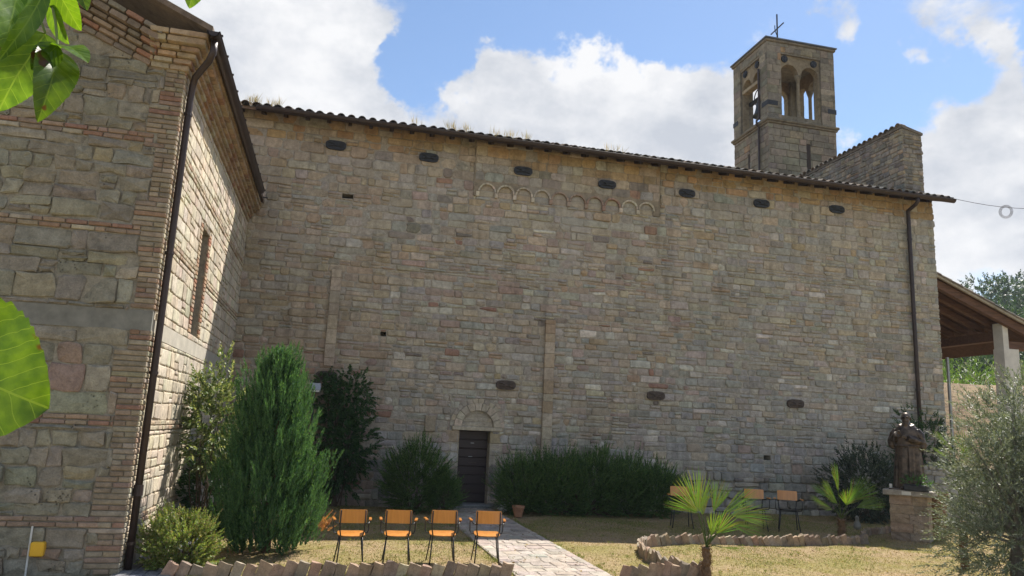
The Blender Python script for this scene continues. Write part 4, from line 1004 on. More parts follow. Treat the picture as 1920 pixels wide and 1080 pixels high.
for i, (x, y, a) in enumerate(((.47, 11.86, .02), (1.17, 11.9, -.10), (1.87, 11.98, -.06), (2.58, 11.98, -.12))):
    o = ch if i == 0 else copy_tree(ch); o.location = (x, y, -.01); o.rotation_euler.z = a; o['label'] = LBL[i]
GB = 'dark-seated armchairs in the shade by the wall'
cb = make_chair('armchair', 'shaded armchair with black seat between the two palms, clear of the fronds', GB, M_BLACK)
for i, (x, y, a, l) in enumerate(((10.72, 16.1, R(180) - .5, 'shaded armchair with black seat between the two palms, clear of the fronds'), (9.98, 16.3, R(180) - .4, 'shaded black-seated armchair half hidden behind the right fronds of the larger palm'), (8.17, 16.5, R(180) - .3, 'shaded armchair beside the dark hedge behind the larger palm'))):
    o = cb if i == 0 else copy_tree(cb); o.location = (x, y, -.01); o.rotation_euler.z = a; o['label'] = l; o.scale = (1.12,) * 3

# ------------------------------------------------------------------ statue, pedestal
PX, PY, PR_ = 13.12, 14.95, R(-50)
ped = thing('pedestal', 'rough stone block pedestal with grey slab top under the bronze statue', 'pedestal', (PX, PY, 0), PR_)
part('core', M_MORTAR, ped, lambda m: m.box((0, 0, .46), (.72, .54, 1.03), None, (.27, .22, .17)), world_co=False)
for r_ in range(5):
    xs_ = (-.39, rnd.uniform(-.1, .12), .39)
    for kx in range(2):
        def blk(m):
            bm = bmesh.new(); bmesh.ops.create_cube(bm, size=1); bmesh.ops.subdivide_edges(bm, edges=bm.edges[:], cuts=2, use_grid_fill=True)
            w_ = xs_[kx + 1] - xs_[kx] - .008
            for v in bm.verts:
                o_ = Vector((rnd.gauss(0, .006), rnd.gauss(0, .007), rnd.gauss(0, .003)))
                v.co = Vector((v.co.x * w_ + (xs_[kx] + xs_[kx + 1]) / 2, v.co.y * .60, (v.co.z + .5) * .196 + r_ * .203 - .04)) + o_
            bm.verts.index_update(); m.add([v.co for v in bm.verts], [tuple(v.index for v in f.verts) for f in bm.faces], pick(rnd, [(2, (.31, .235, .165)), (1, (.28, .22, .165)), (1, (.34, .25, .17))])); bm.free()
        part('stone', M_STONE, ped, blk, world_co=False)
part('slab', M_STONE, ped, lambda m: m.box((0, 0, 1.03), (1.02, .74, .125), None, (.30, .265, .22), .012), world_co=False)
part('plaque', M_PLASTER, ped, lambda m: m.box((-.02, -.375, 1.03), (.19, .012, .075)), world_co=False)
M_STAT = mat_plain('brown_bronze', (.10, .072, .052), .45, .5, .6, 9, .5)
stat = thing('statue', 'brown bronze statue of a bald bearded monk in a hooded robe on pedestal', 'statue', (PX, PY, 1.09), PR_)
def statue_mesh():
    bm_src = MB(); n = 40
    rings = [(0, .33, .25), (.04, .335, .255), (.25, .315, .24), (.55, .295, .225), (.85, .275, .205), (1.0, .27, .195), (1.12, .275, .19), (1.26, .265, .18), (1.36, .25, .165), (1.42, .21, .14), (1.455, .16, .115), (1.48, .10, .10), (1.54, .075, .085)]
    vs = []; fs = []
    for (z, rx, ry) in rings:
        for k in range(n):
            a = 2 * math.pi * k / n; fold = 1 + (.06 * math.sin(a * 9 + .6 * math.sin(z * 3)) + .035 * math.sin(a * 17 + 1)) * max(0, min(1, (1.0 - z) / .5))
            vs.append((rx * math.cos(a) * fold, ry * math.sin(a) * fold - .01 * z, z))
    for i in range(len(rings) - 1):
        for k in range(n): fs.append((i * n + k, i * n + (k + 1) % n, (i + 1) * n + (k + 1) % n, (i + 1) * n + k))
    fs += [tuple(range(n - 1, -1, -1)), tuple((len(rings) - 1) * n + k for k in range(n))]
    bm_src.add(vs, fs)
    def ell(c, r, nu=16, nv=10, tilt=0):
        v = []; f = []
        for i in range(1, nv):
            t = math.pi * i / nv
            for k in range(nu):
                a = 2 * math.pi * k / nu; p = Vector((r[0] * math.sin(t) * math.cos(a), r[1] * math.sin(t) * math.sin(a), r[2] * math.cos(t)))
                v.append(Matrix.Rotation(tilt, 3, 'X') @ p + Vector(c))
        for i in range(nv - 2):
            for k in range(nu): f.append((i * nu + k, (i + 1) * nu + k, (i + 1) * nu + (k + 1) % nu, i * nu + (k + 1) % nu))
        f += [tuple(range(nu)), tuple((nv - 2) * nu + k for k in range(nu - 1, -1, -1))]
        bm_src.add(v, f)
    # head, bowed a little: skull, jaw with beard, nose, brows, ears
    ell((0, -.035, 1.645), (.095, .112, .118)); ell((0, -.095, 1.565), (.075, .07, .075)); ell((0, -.115, 1.50), (.062, .055, .085))
    ell((0, -.155, 1.625), (.017, .026, .034)); ell((-.036, -.138, 1.66), (.032, .017, .012)); ell((.036, -.138, 1.66), (.032, .017, .012))
    ell((-.098, -.03, 1.625), (.016, .028, .038)); ell((.098, -.03, 1.625), (.016, .028, .038)); ell((0, -.16, 1.572), (.03, .014, .011))
    # hood lying round the shoulders
    for k in range(14):
        a = 2 * math.pi * k / 14; ell((.135 * math.cos(a), .10 * math.sin(a) - .01, 1.45 - .035 * math.sin(a) * -1), (.055, .05, .042), 10, 6)
    ell((0, .13, 1.38), (.13, .06, .12)); ell((0, -.11, 1.36), (.12, .04, .07))
    # arms: right hand raised to the chest, left forearm across
    for s, el, ha in ((-1, (-.325, -.04, 1.08), (-.17, -.23, 1.25)), (1, (.32, -.03, 1.06), (.05, -.25, 1.17))):
        bm_src.tube([(s * .20, 0, 1.34), (s * .265, -.01, 1.25), el, tuple((np.array(el) * .45 + np.array(ha) * .55)), ha], [.095, .10, .095, .088, .075], 12)
        hx, hy, hz = ha
        dirv = nrm(np.array(ha) - np.array(el)); ell((hx + dirv[0] * .06, hy + dirv[1] * .06, hz + dirv[2] * .06), (.042, .026, .045))
        side = nrm(np.cross(dirv, (0, -1, 0)))
        for q in range(4):
            b0 = np.array(ha) + dirv * .085 + side * (q - 1.5) * .02; ln = (.055, .065, .06, .05)[q]
            bm_src.tube([tuple(b0), tuple(b0 + dirv * ln * .6), tuple(b0 + dirv * ln + np.array((0, .012, -.015)))], [.0115, .011, .009], 7)
        b0 = np.array(ha) + dirv * .04 + side * .035 * (-s); bm_src.tube([tuple(b0), tuple(b0 + side * .03 * (-s) + dirv * .03), tuple(b0 + side * .035 * (-s) + dirv * .06)], [.012, .012, .009], 7)
        # hanging sleeve
        bm_src.tube([el, (el[0] * .98, el[1] - .02, el[2] - .10), (el[0] * .9, el[1] - .03, el[2] - .17)], [.09, .075, .03], 10)
    # girdle with hanging cord
    bm_src.tube([(.275 * math.cos(a), .20 * math.sin(a) - .01, .99) for a in np.linspace(0, 2 * math.pi, 25)], .02, 6)
    bm_src.tube([(.05, -.215, .98), (.06, -.235, .7), (.055, -.25, .38)], .014, 6)
    # feet
    for s in (-1, 1): ell((s * .11, -.24, .03), (.05, .11, .04))
    V = np.array(bm_src.v); me = np_mesh('robed_figure', V, bm_src.f)
    o = bpy.data.objects.new('tmp', me); COL.objects.link(o)
    md = o.modifiers.new('r', 'REMESH'); md.mode = 'VOXEL'; md.voxel_size = .0095; md.use_smooth_shade = True
    ms = o.modifiers.new('s', 'SMOOTH'); ms.iterations = 2; ms.factor = .5
    dg = bpy.context.evaluated_depsgraph_get(); me2 = bpy.data.meshes.new_from_object(o.evaluated_get(dg))
    bpy.data.objects.remove(o); me2.name = 'robed_figure'; me2.materials.clear(); return me2
fig = link('robed_figure', statue_mesh(), M_STAT, stat)
part('rosary', M_RUST, stat, lambda m: m.tube([(-.19 + .05 * math.cos(a) , -.27, 1.12 + .14 * math.sin(a)) for a in np.linspace(0, 2 * math.pi, 20)], .008, 5), world_co=False)
part('base_plate', M_STAT, stat, lambda m: m.box((0, -.02, .005), (.78, .6, .05), None, None, .01), world_co=False)

# ------------------------------------------------------------------ foliage helpers
def shoots(P, A, Ln, n, ll, lw, ang, cols, seed, droop=0.0, jit=.25, taper=.5, stem=None, fold=.25, curve=0.0):
    """leaves in a spiral along each shoot. P base, A axis, Ln length (arrays). returns V,F,C"""
    r = np.random.RandomState(seed); m = len(P); A = A / np.linalg.norm(A, axis=1, keepdims=True)
    t = (np.arange(n) + .5) / n; T = np.clip(t[None, :] + r.uniform(-.5, .5, (m, n)) / n, 0, 1)
    ax = A[:, None, :] + np.array((0, 0, -droop)) * T[..., None] ** 1.5
    pos = P[:, None, :] + ax * (T * Ln[:, None])[..., None]
    ref = np.where(np.abs(A[:, 2:3]) > .9, np.array([[1., 0, 0]]), np.array([[0, 0, 1.]]))
    B1 = np.cross(A, ref); B1 /= np.linalg.norm(B1, axis=1, keepdims=True); B2 = np.cross(A, B1)
    ph = (np.arange(n) * 2.399)[None, :] + r.uniform(0, 6.28, (m, 1)) + r.normal(0, .3, (m, n))
    rad = np.cos(ph)[..., None] * B1[:, None, :] + np.sin(ph)[..., None] * B2[:, None, :]
    an = ang + r.normal(0, jit, (m, n)); an = an * (1 - .45 * T)
    d = np.cos(an)[..., None] * A[:, None, :] + np.sin(an)[..., None] * rad
    d /= np.linalg.norm(d, axis=2, keepdims=True)
    side = np.cross(d, rad + r.normal(0, .25, (m, n, 3))); side /= np.linalg.norm(side, axis=2, keepdims=True) + 1e-9
    nr = np.cross(side, d)
    s = (1 - taper * T) * r.uniform(.7, 1.25, (m, n)); L_ = ll * s; W_ = lw * s
    b = pos; tip = pos + d * L_[..., None] + np.array((0, 0, -1)) * (curve * L_)[..., None]; mid = pos + d * (L_ * .45)[..., None]
    l = mid + side * (W_ * .5)[..., None] + nr * (W_ * fold)[..., None]; rt = mid - side * (W_ * .5)[..., None] + nr * (W_ * fold)[..., None]
    V = np.stack([b, l, tip, rt], 2).reshape(-1, 3)
    i = np.arange(m * n) * 4; F = np.concatenate([np.stack([i, i + 2, i + 1], 1), np.stack([i, i + 3, i + 2], 1)])
    cols = np.array(cols, float); ci = r.randint(0, len(cols), (m, n)); base = cols[ci] * r.uniform(.75, 1.25, (m, n, 1)) * (r.uniform(.8, 1.2, (m, 1, 1)))
    C = np.repeat(base.reshape(-1, 3), 4, 0)
    return V, F, C
def merge(*g):
    V = []; F = []; C = []; o = 0
    for v, f, c in g: V.append(v); F.append(f + o); C.append(c); o += len(v)
    return np.concatenate(V), np.concatenate(F), np.concatenate(C)
def shell(n, c, r, seed, inner=.55, up=0.3, zmin=None, lump=.16):
    """points in the outer shell of a lumpy ellipsoid and outward/upward axes"""
    q = np.random.RandomState(seed); d = q.normal(size=(n, 3)); d /= np.linalg.norm(d, axis=1, keepdims=True)
    k = q.uniform(inner ** 3, 1, n) ** (1 / 3)
    lp = 1 + lump * (np.sin(d[:, 0] * 5 + seed) * np.sin(d[:, 2] * 4 + 1) + .7 * np.sin(d[:, 1] * 7 + d[:, 2] * 6 + seed))
    p = np.array(c) + d * np.array(r) * (k * lp)[:, None]
    a = d * 1.0 + np.array((0, 0, up)) + q.normal(0, .25, (n, 3))
    if zmin is not None:
        ok = p[:, 2] > zmin; p, a = p[ok], a[ok]
    return p, a
def leafobj(name, g, mat, parent, kind=None):
    V, F, C = g
    if parent is not None: V = V - ORG[parent.name]
    return link(name, np_mesh(name, V, F, C), mat, parent, kind)
def stems(parent, base, pts, r=.012, col=(.12, .09, .06), name='stem'):
    m = MB()
    for p in pts:
        b = np.array(base) + np.array((rnd.gauss(0, .05), rnd.gauss(0, .05), -.05)); mid = (b + np.array(p)) / 2 + np.array((rnd.gauss(0, .05), rnd.gauss(0, .05), .05))
        m.tube([tuple(b), tuple(mid), tuple(p)], [r, r * .75, r * .4], 5, col)
    m.build(name, M_BARK, parent)
def bush(name, label, cat, c, r, n, per, ll, lw, cols, seed, mat=None, up=.4, ang=.7, Ls=(.15, .3), inner=.5, zmin=.02, group=None, droop=0, extra=None, curve=.1, lump=.16):
    t = thing(name, label, cat, (c[0], c[1], 0), 0, group)
    p, a = shell(n, c, r, seed, inner, up, zmin, lump); q = np.random.RandomState(seed + 1)
    g = shoots(p, a, q.uniform(Ls[0], Ls[1], len(p)), per, ll, lw, ang, cols, seed, droop, curve=curve)
    if extra: g = merge(g, *extra)
    leafobj('crown', g, mat or M_LEAF, t)
    stems(t, (c[0], c[1], 0), [tuple(x) for x in p[:14]])
    return t
# ------------------------------------------------------------------ the cypress
cyp = thing('cypress', 'bushy bright green cypress with plume-like sprays beside the armchairs', 'tree', (-.79, 12.85, 0))
q = np.random.RandomState(3)
prof_z = [0, .15, .5, 1.1, 1.7, 2.2, 2.5, 2.75, 2.95, 3.1]; prof_r = [.72, .82, .86, .82, .68, .49, .34, .20, .09, .02]
def plume_pts(n, k0, k1, zmax=2.9):
    z = q.uniform(0, 1, n) * zmax; a = q.uniform(0, 2 * np.pi, n)
    lob = 1 + .10 * np.sin(a * 3 + z * 2.4) + .11 * np.sin(a * 5 - z * 4.1 + 1) + .08 * np.sin(a * 11 + z * 7)
    rr = np.interp(z, prof_z, prof_r) * lob * q.uniform(k0, k1, n)
    P = np.stack([-.76 + rr * np.cos(a) - .03 * z, 12.35 + rr * np.sin(a), z - .02], 1)
    o = np.interp(z, [0, .4, 2.2, 2.9], [.30, .30, .26, .12])
    A = np.stack([np.cos(a) * o + q.normal(0, .13, n), np.sin(a) * o + q.normal(0, .13, n), np.full(n, 1.0)], 1)
    return P, A
CG = [(.062, .15, .062), (.085, .185, .07), (.048, .12, .053), (.115, .22, .075)]
PB_, AB = plume_pts(1700, .40, .80)
g3 = shoots(PB_, AB, q.uniform(.2, .36, 1700), 26, .08, .035, .6, CG, 33, taper=.4)
# flame-like plumes: a bundle of shoots narrowing to one tip
PM, AM_ = plume_pts(380, .70, .97, 2.72); AM_ /= np.linalg.norm(AM_, axis=1, keepdims=True)
LM = q.uniform(.32, .62, len(PM)); bp_, ba_ = [], []
for _ in range(17):
    t = q.uniform(0, 1, len(PM)) ** .8; off = q.normal(0, 1, (len(PM), 3)); off -= AM_ * (off * AM_).sum(1)[:, None]
    off = off / np.linalg.norm(off, axis=1, keepdims=True) * (.075 * (1 - t) + .008)[:, None] * q.uniform(.4, 1, (len(PM), 1))
    bp_.append(PM + AM_ * (t * LM)[:, None] + off); ba_.append(AM_ + off * 5 + q.normal(0, .10, (len(PM), 3)))
bp_ = np.concatenate(bp_); ba_ = np.concatenate(ba_)
g1 = shoots(bp_, ba_, q.uniform(.07, .15, len(bp_)), 15, .036, .0135, .5, CG, 31, taper=.5)
V_, F_, C_ = merge(g1, g3); V_ = (V_ - np.array((-.76, 12.35, 0))) * np.array((.96, .96, 1.02)) + np.array((-.80, 12.85, 0))
leafobj('crown', (V_, F_, C_), M_CONIFER, cyp)
part('trunk', M_BARK, cyp, lambda m: m.tube([(-.79, 12.85, -.05), (-.8, 12.85, 1.4), (-.85, 12.85, 2.9)], [.075, .05, .015], 8, (.14, .09, .06)))
pb = np.tile(at(606, 990, 12.2), (12, 1)) + q.normal(0, .05, (12, 3)); pa = np.tile((.5, -.2, .9), (12, 1)) + q.normal(0, .25, (12, 3))
leafobj('browned_spray', shoots(pb, pa, q.uniform(.12, .22, 12), 34, .05, .014, .5, [(.38, .17, .07), (.45, .23, .10)], 34), M_CONIFER, cyp, 'stuff')
# ------------------------------------------------------------------ shrubs along the walls
DK = [(.045, .10, .034), (.06, .12, .04), (.035, .08, .03)]
VG = [(.13, .19, .06), (.20, .25, .10), (.08, .13, .04), (.36, .38, .22)]
bush('variegated_shrub', 'glossy pale-leaved shrub in the corner behind the cypress', 'shrub', (-2.0, 14.1, 2.05), (.42, .5, .85), 300, 18, .095, .05, VG, 41, up=.5, lump=.3, inner=.45)
bush('dark_shrub', 'dark shaded shrub low in the corner against the sunlit annex wall', 'shrub', (-1.95, 14.9, .65), (.5, .8, .95), 520, 18, .09, .045, DK, 43)
YG = [(.20, .27, .055), (.15, .23, .05), (.25, .29, .09), (.28, .24, .10)]
bush('flowering_shrub', 'low yellow-green shrub at the foot of the cypress by the paving', 'shrub', (-1.82, 11.4, .30), (.46, .38, .40), 1000, 20, .045, .03, YG, 45, up=.7, Ls=(.1, .22))
pts, axs = [], []
for (c, r, n, s) in (((.25, 19.2, 1.6), (.62, .38, 1.5), 420, 51), ((.55, 19.2, 2.75), (.42, .25, .55), 110, 52), ((-.15, 19.25, 2.7), (.3, .25, .6), 70, 53), ((.65, 19.2, 1.5), (.5, .35, .9), 160, 54)):
    p, a = shell(n, c, r, s, .4, .3, .25); pts.append(p); axs.append(a)
cl = thing('climbing_shrub', 'tall dark green climbing shrub against the church wall behind the cypress', 'shrub', (.3, 19.3, 0))
pp = np.concatenate(pts); aa = np.concatenate(axs); leafobj('crown', shoots(pp, aa, q.uniform(.15, .32, len(pp)), 22, .09, .05, .8, [(.05, .115, .038), (.07, .14, .048), (.036, .088, .032)], 55, .25, curve=.2), M_LEAF, cl)
stems(cl, (.3, 19.35, 0), [tuple(x) for x in pp[:20]], .02)
HG = [(.07, .14, .04), (.095, .175, .05), (.05, .105, .034), (.14, .22, .065)]
bush('dark_green_bush', 'loose dark green bush on the cypress side of the church door', 'shrub', (2.15, 18.5, .72), (.72, .5, .82), 900, 26, .10, .022, HG, 61, up=.9, ang=.5, Ls=(.2, .42))
bush('small_green_bush', 'small feathery bush leaning toward the dark church door', 'shrub', (2.85, 18.4, .42), (.30, .32, .44), 330, 26, .095, .022, HG, 62, up=.8, ang=.5, Ls=(.2, .38))
HX = [(4.95, .58), (5.75, .66), (6.7, .7), (7.6, .62), (8.4, .52)]
hp, ha = [], []
for i, (x, h_) in enumerate(HX):
    p, a = shell(850, (x, 18.55, h_ * 1.0), (.72, .55, h_ * 1.12), 70 + i, .5, .9, .02); hp.append(p); ha.append(a)
hp = np.concatenate(hp); ha = np.concatenate(ha)
hedge = thing('hedge', 'long dark green hedge of feathery shoots between the door and the palms', 'hedge', (6.5, 18.6, 0))
leafobj('crown', shoots(hp, ha, q.uniform(.15, .55, len(hp)) , 26, .10, .022, .5, HG, 79, 0), M_LEAF, hedge); stems(hedge, (6.5, 18.6, 0), [tuple(x) for x in hp[::130]], .018)
GS = [(.07, .095, .065), (.05, .075, .05), (.10, .125, .09), (.035, .055, .04)]
bush('grey_leaved_shrub', 'grey-green shrub in the shade between the small palm and the statue', 'shrub', (14.6, 18.2, .9), (1.25, .7, 1.0), 1100, 17, .085, .038, GS, 81, up=.4)
bush('wall_shrub', 'dark shrub against the church wall behind the bronze statue', 'shrub', (17.1, 18.9, 1.6), (1.0, .5, 1.5), 460, 15, .10, .045, DK, 83)
# ------------------------------------------------------------------ fan palms
M_PALM = mat_leaf('palm_leaf', .42, .42, .4, (1.3, 1.15, .45))
def fan(base, hub, axis, nrm_, rad, nseg, spread, seed, col=(.15, .26, .045), droop=.03):
    """one frond: petiole to the hub, then folded blades radiating in the plane (axis, side)"""
    r = random.Random(seed); base = np.array(base); hub = np.array(hub); ax = nrm(axis); n_ = nrm(np.array(nrm_) - ax * np.dot(nrm_, ax)); sd = np.cross(n_, ax)
    m = MB(); mid = (base + hub) / 2 + np.array((0, 0, .03))
    m.tube([tuple(base), tuple(mid), tuple(hub)], [.011, .008, .007], 5, (.10, .15, .04))
    for k in range(nseg):
        a = -spread + 2 * spread * k / (nseg - 1) + r.gauss(0, .015); L_ = rad * (1 - .22 * abs(a / spread) ** 2) * r.uniform(.9, 1.04)
        d = nrm(math.cos(a) * ax + math.sin(a) * sd + n_ * .05); s_ = np.cross(n_, d); w = rad * 2 * spread / nseg * .36
        cc = [c * r.uniform(.8, 1.2) for c in col]
        if r.random() < .12: cc = [.20, .21, .06]
        pts = []
        for t, ww in ((.03, .15), (.45, 1.0), (.75, .75), (1.0, .04)):
            p = hub + d * L_ * t + np.array((0, 0, -1)) * droop * L_ * t ** 3 + n_ * r.gauss(0, .004)
            pts.append((p + s_ * w * ww * .5 + n_ * w * .28 * ww, p - n_ * w * .12 * ww, p - s_ * w * ww * .5 + n_ * w * .28 * ww))
        vs = [p for tr in pts for p in tr]; fs = []
        for i in range(3):
            for j in range(2): fs.append((i * 3 + j, i * 3 + j + 1, i * 3 + j + 4, i * 3 + j + 3))
        m.add(vs, fs, cc)
    return m
def palm(name, label, base, h, fronds, seed, tr=.07):
    t = thing(name, label, 'palm', base)
    b = np.array(base)
    def trunk(m):
        k = 9; pts = [tuple(b + np.array((.01 * math.sin(i * 1.3), .01 * math.cos(i * 1.7), -.05 + (h + .05) * i / k))) for i in range(k + 1)]
        m.tube(pts, [tr * (1.1 if i % 2 else .92) * (1 - .1 * i / k) for i in range(k + 1)], 10, (.17, .105, .06))
    part('trunk', M_BARK, t, trunk)
    q = np.random.RandomState(seed); nf = 260; aa = q.uniform(0, 6.28, nf); zz = q.uniform(.02, h + .06, nf)
    Pf = b + np.stack([tr * .9 * np.cos(aa), tr * .9 * np.sin(aa), zz], 1); Af = np.stack([np.cos(aa) * .6, np.sin(aa) * .6, q.normal(.4, .5, nf)], 1)
    leafobj('trunk_fibre', shoots(Pf, Af, np.full(nf, .02), 2, .05, .008, .3, [(.20, .13, .075), (.13, .085, .05)], seed), M_GRASS, t, 'stuff')
    for i, (hub, ax, n_, rad, ns, sp) in enumerate(fronds):
        fan(b + np.array((0, 0, h)), b + np.array(hub) * (1.08 if seed == 9 else 1), ax, n_, rad * (1.12 if seed == 9 else 1), ns, sp, seed * 7 + i).build('frond', M_PALM, t, fixn=False)
    return t
e1 = at(1322, 1040, 10.72)
F1 = [((-.16, -.05, .96), (-.32, .0, 1), (.15, -1, .30), .72, 24, 1.05), ((.26, .0, .92), (.86, -.1, .62), (-.3, -.75, .6), .72, 16, .30),
      ((.40, -.05, .92), (.98, -.15, .12), (-.1, -.5, .9), .66, 16, .75), ((.10, -.12, .66), (.55, -.35, .8), (.1, -1, .3), .46, 12, .6),
      ((.2, -.1, .46), (1, -.3, -.05), (0, -.3, 1), .46, 9, .25), ((-.06, .15, .92), (-.8, .5, .2), (.3, -.6, .7), .6, 7, .3), ((.02, -.12, .62), (.05, -.2, 1), (0, -1, .15), .44, 10, .45),
      ((.30, -.12, .80), (.95, -.3, -.15), (0, -.5, .85), .56, 12, .55), ((.16, .08, .95), (.45, .2, 1), (-.2, -1, .3), .60, 14, .40), ((.0, .1, .9), (-.1, .3, 1), (0, -1, .2), .55, 12, .5)]
palm('fan_palm', 'larger young fan palm with shaggy trunk inside the curved stone border', (5.72, 10.72, 0), .45, F1, 5)
F2 = [((-.15, -.1, .72), (-.80, -.15, .75), (.35, -.8, .55), .62, 20, .62), ((-.05, 0, .95), (-.14, .05, 1), (.1, -1, .2), .62, 10, .22), ((.2, .0, .78), (.75, -.15, .72), (-.3, -.8, .6), .66, 20, .6),
      ((.28, -.1, .66), (.95, -.3, .30), (-.1, -.6, .8), .6, 16, .5), ((-.26, -.1, .62), (-1, -.2, .30), (.1, -.6, .8), .62, 16, .5), ((.05, -.1, .70), (.15, -.3, .9), (0, -1, .3), .40, 16, .9), ((-.1, .2, .8), (-.4, .7, .6), (.2, -.5, .8), .5, 14, .8)]
palm('fan_palm', 'smaller young fan palm on the border beside the shaded armchairs', (11.03, 14.62, 0), .46, F2, 9, .08)
h3 = at(1790, 850, 11.5) - np.array((11.25, 11.6, 0))
F3 = [(tuple(h3 + np.array((-.0, 0, .02))), (-.82, 0, .62), (.2, -.8, .6), .62, 16, .32), (tuple(h3 + np.array((.05, .05, -.15))), (-.95, 0, .4), (.1, -.6, .8), .60, 16, .3), (tuple(h3 + np.array((.3, .1, 0))), (.3, .2, 1), (0, -1, .2), .5, 18, .9), (tuple(h3 + np.array((.2, .1, -.1))), (.9, -.2, .3), (0, -.5, .8), .5, 18, .8)]
palm('fan_palm', 'fan palm mostly hidden inside the olive, fronds poking toward the statue', (11.25, 11.6, 0), .8, F3, 13)
# ------------------------------------------------------------------ olive
olive = thing('olive_tree', 'bushy silvery green olive tree filling the garden corner beside the statue', 'tree', (10.3, 9.6, 0))
OC = [(.22, .25, .165), (.16, .19, .12), (.31, .335, .255), (.115, .145, .085)]
op, oa = [], []
for i, (c, r, n) in enumerate((((9.35, 9.6, 1.05), (1.2, 1.1, 1.0), 900), ((9.7, 9.7, 1.95), (1.0, .9, .75), 480), ((10.3, 9.8, 2.25), (.75, .8, .6), 300), ((8.65, 9.5, 1.85), (.5, .5, .5), 120), ((9.1, 9.6, 2.45), (.55, .5, .55), 150), ((9.75, 9.7, 2.75), (.6, .5, .5), 190), ((10.7, 9.9, 1.2), (1.3, 1.1, 1.15), 700), ((8.75, 9.5, .65), (.6, .6, .55), 260))):
    p, a = shell(n, c, r, 90 + i, .4, .45, .12, .22); op.append(p); oa.append(a)
op = np.concatenate(op) + np.array((1.08, 0, 0)); oa = np.concatenate(oa)
q = np.random.RandomState(17)
leafobj('crown', merge(shoots(op, oa, q.uniform(.22, .45, len(op)), 22, .07, .0185, .75, OC, 97, .15, taper=.3)), M_OLIVE, olive)
def otr(m):
    m.tube([(10.3, 9.6, -.05), (10.25, 9.62, .4), (10.35, 9.6, .9)], [.11, .09, .07], 8, (.17, .15, .125))
    for p in op[::28]: m.tube([(10.35, 9.6, .6 + rnd.random() * .4), tuple((np.array((10.35, 9.6, .9)) + p) / 2 + np.array((0, 0, .1))), tuple(p)], [.03, .016, .006], 5, (.24, .22, .19))
part('trunk', M_BARK, olive, otr)
# ------------------------------------------------------------------ pots, figurines, lamp
M_POTP = M_TERRA
flo = thing('flower_trough', 'dark planter with trailing green leaves on the statue pedestal slab', 'planter', (PX - .2, PY - .25, 1.09), PR_)
part('trough', M_IRON, flo, lambda m: m.box((.12, .02, .07), (.5, .2, .14), None, None, .02), world_co=False)
p, a = shell(60, (.12, .02, .2), (.28, .14, .12), 101, .3, .5); Vf, Ff, Cf = shoots(p, a, np.full(len(p), .1), 9, .05, .035, .9, [(.06, .14, .04), (.09, .19, .05)], 102)
link('foliage', np_mesh('foliage', Vf, Ff, Cf), M_LEAF, flo)
cup = part('grave_candle', M_PLASTER, None, lambda m: m.lathe([(.03, 0), (.033, .03), (.033, .1), (.028, .12)], tuple(np.array((PX, PY, 1.09)) + np.array((math.cos(PR_) * -.36 - math.sin(PR_) * -.2, math.sin(PR_) * -.36 + math.cos(PR_) * -.2, 0)))), smooth=True)
tag(cup, 'small white candle cup on the pedestal slab at the statue feet', 'candle')
def bird(m, s=1.0):
    m.lathe([(.02, 0), (.075, .03), (.085, .09), (.06, .16), (.035, .21), (.045, .25), (.04, .29), (.015, .315)], (0, 0, 0), 14, (.5, .5, .49), 1.0 * s, 1.3 * s)
    m.tube([(0, -.05, .265), (0, -.09, .258)], [.014, .004], 6); m.tube([(0, .06, .1), (0, .17, .06)], [.045, .01], 8)
M_WHST = mat_plain('white_cast_stone', (.5, .5, .48), .8, 0, .2, 12, .2)
fg = thing('garden_figurine', 'small white bird figurine on the ground beside the church door', 'figurine', (4.42, 18.75, 0), .6); part('body', M_WHST, fg, bird, world_co=False, smooth=True)
fg.scale = (1.15,) * 3
fg2 = thing('garden_figurine', 'small grey bird figurine on the border beside the smaller palm', 'figurine', (12.15, 15.55, .12), -.6); part('body', M_CONC, fg2, bird, world_co=False, smooth=True)
pot = thing('flower_pot', 'terracotta pot tipped beside the path in front of the hedge', 'pot', (4.6, 17.9, 0))
part('pot_body', M_TERRA, pot, lambda m: m.lathe([(.09, 0), (.11, .08), (.14, .2), (.155, .22), (.155, .26), (.13, .26), (.12, .2), (.02, .05)], (4.6, 17.9, 0), 16, (.38, .19, .11)), smooth=False)
pot2 = thing('flower_pot', 'terracotta pot half hidden behind the statue pedestal and olive', 'pot', (14.0, 15.1, .65))
part('pot_body', M_TERRA, pot2, lambda m: m.lathe([(.14, -.66), (.17, -.2), (.16, 0), (.22, .2), (.25, .3), (.27, .32), (.27, .38), (.23, .38), (.2, .2)], (14.0, 15.1, .65), 16, (.22, .13, .085)))
lamp = thing('floodlight', 'grey floodlight on a post above the climbing shrub by the wall', 'floodlight', (-.4, 19.0, 0))
part('post', M_IRON, lamp, lambda m: m.tube([(-.4, 19.0, -.05), (-.4, 19.0, 2.75)], .025, 8))
lh = part('housing', M_STEEL, lamp, lambda m: m.box((-.4, 18.93, 2.84), (.28, .14, .22), Matrix.Rotation(R(-25), 3, 'X'), None, .02))
part('lens', M_PLASTER, lh, lambda m: m.box((-.4, 18.855, 2.81), (.23, .01, .16), Matrix.Rotation(R(-25), 3, 'X')))
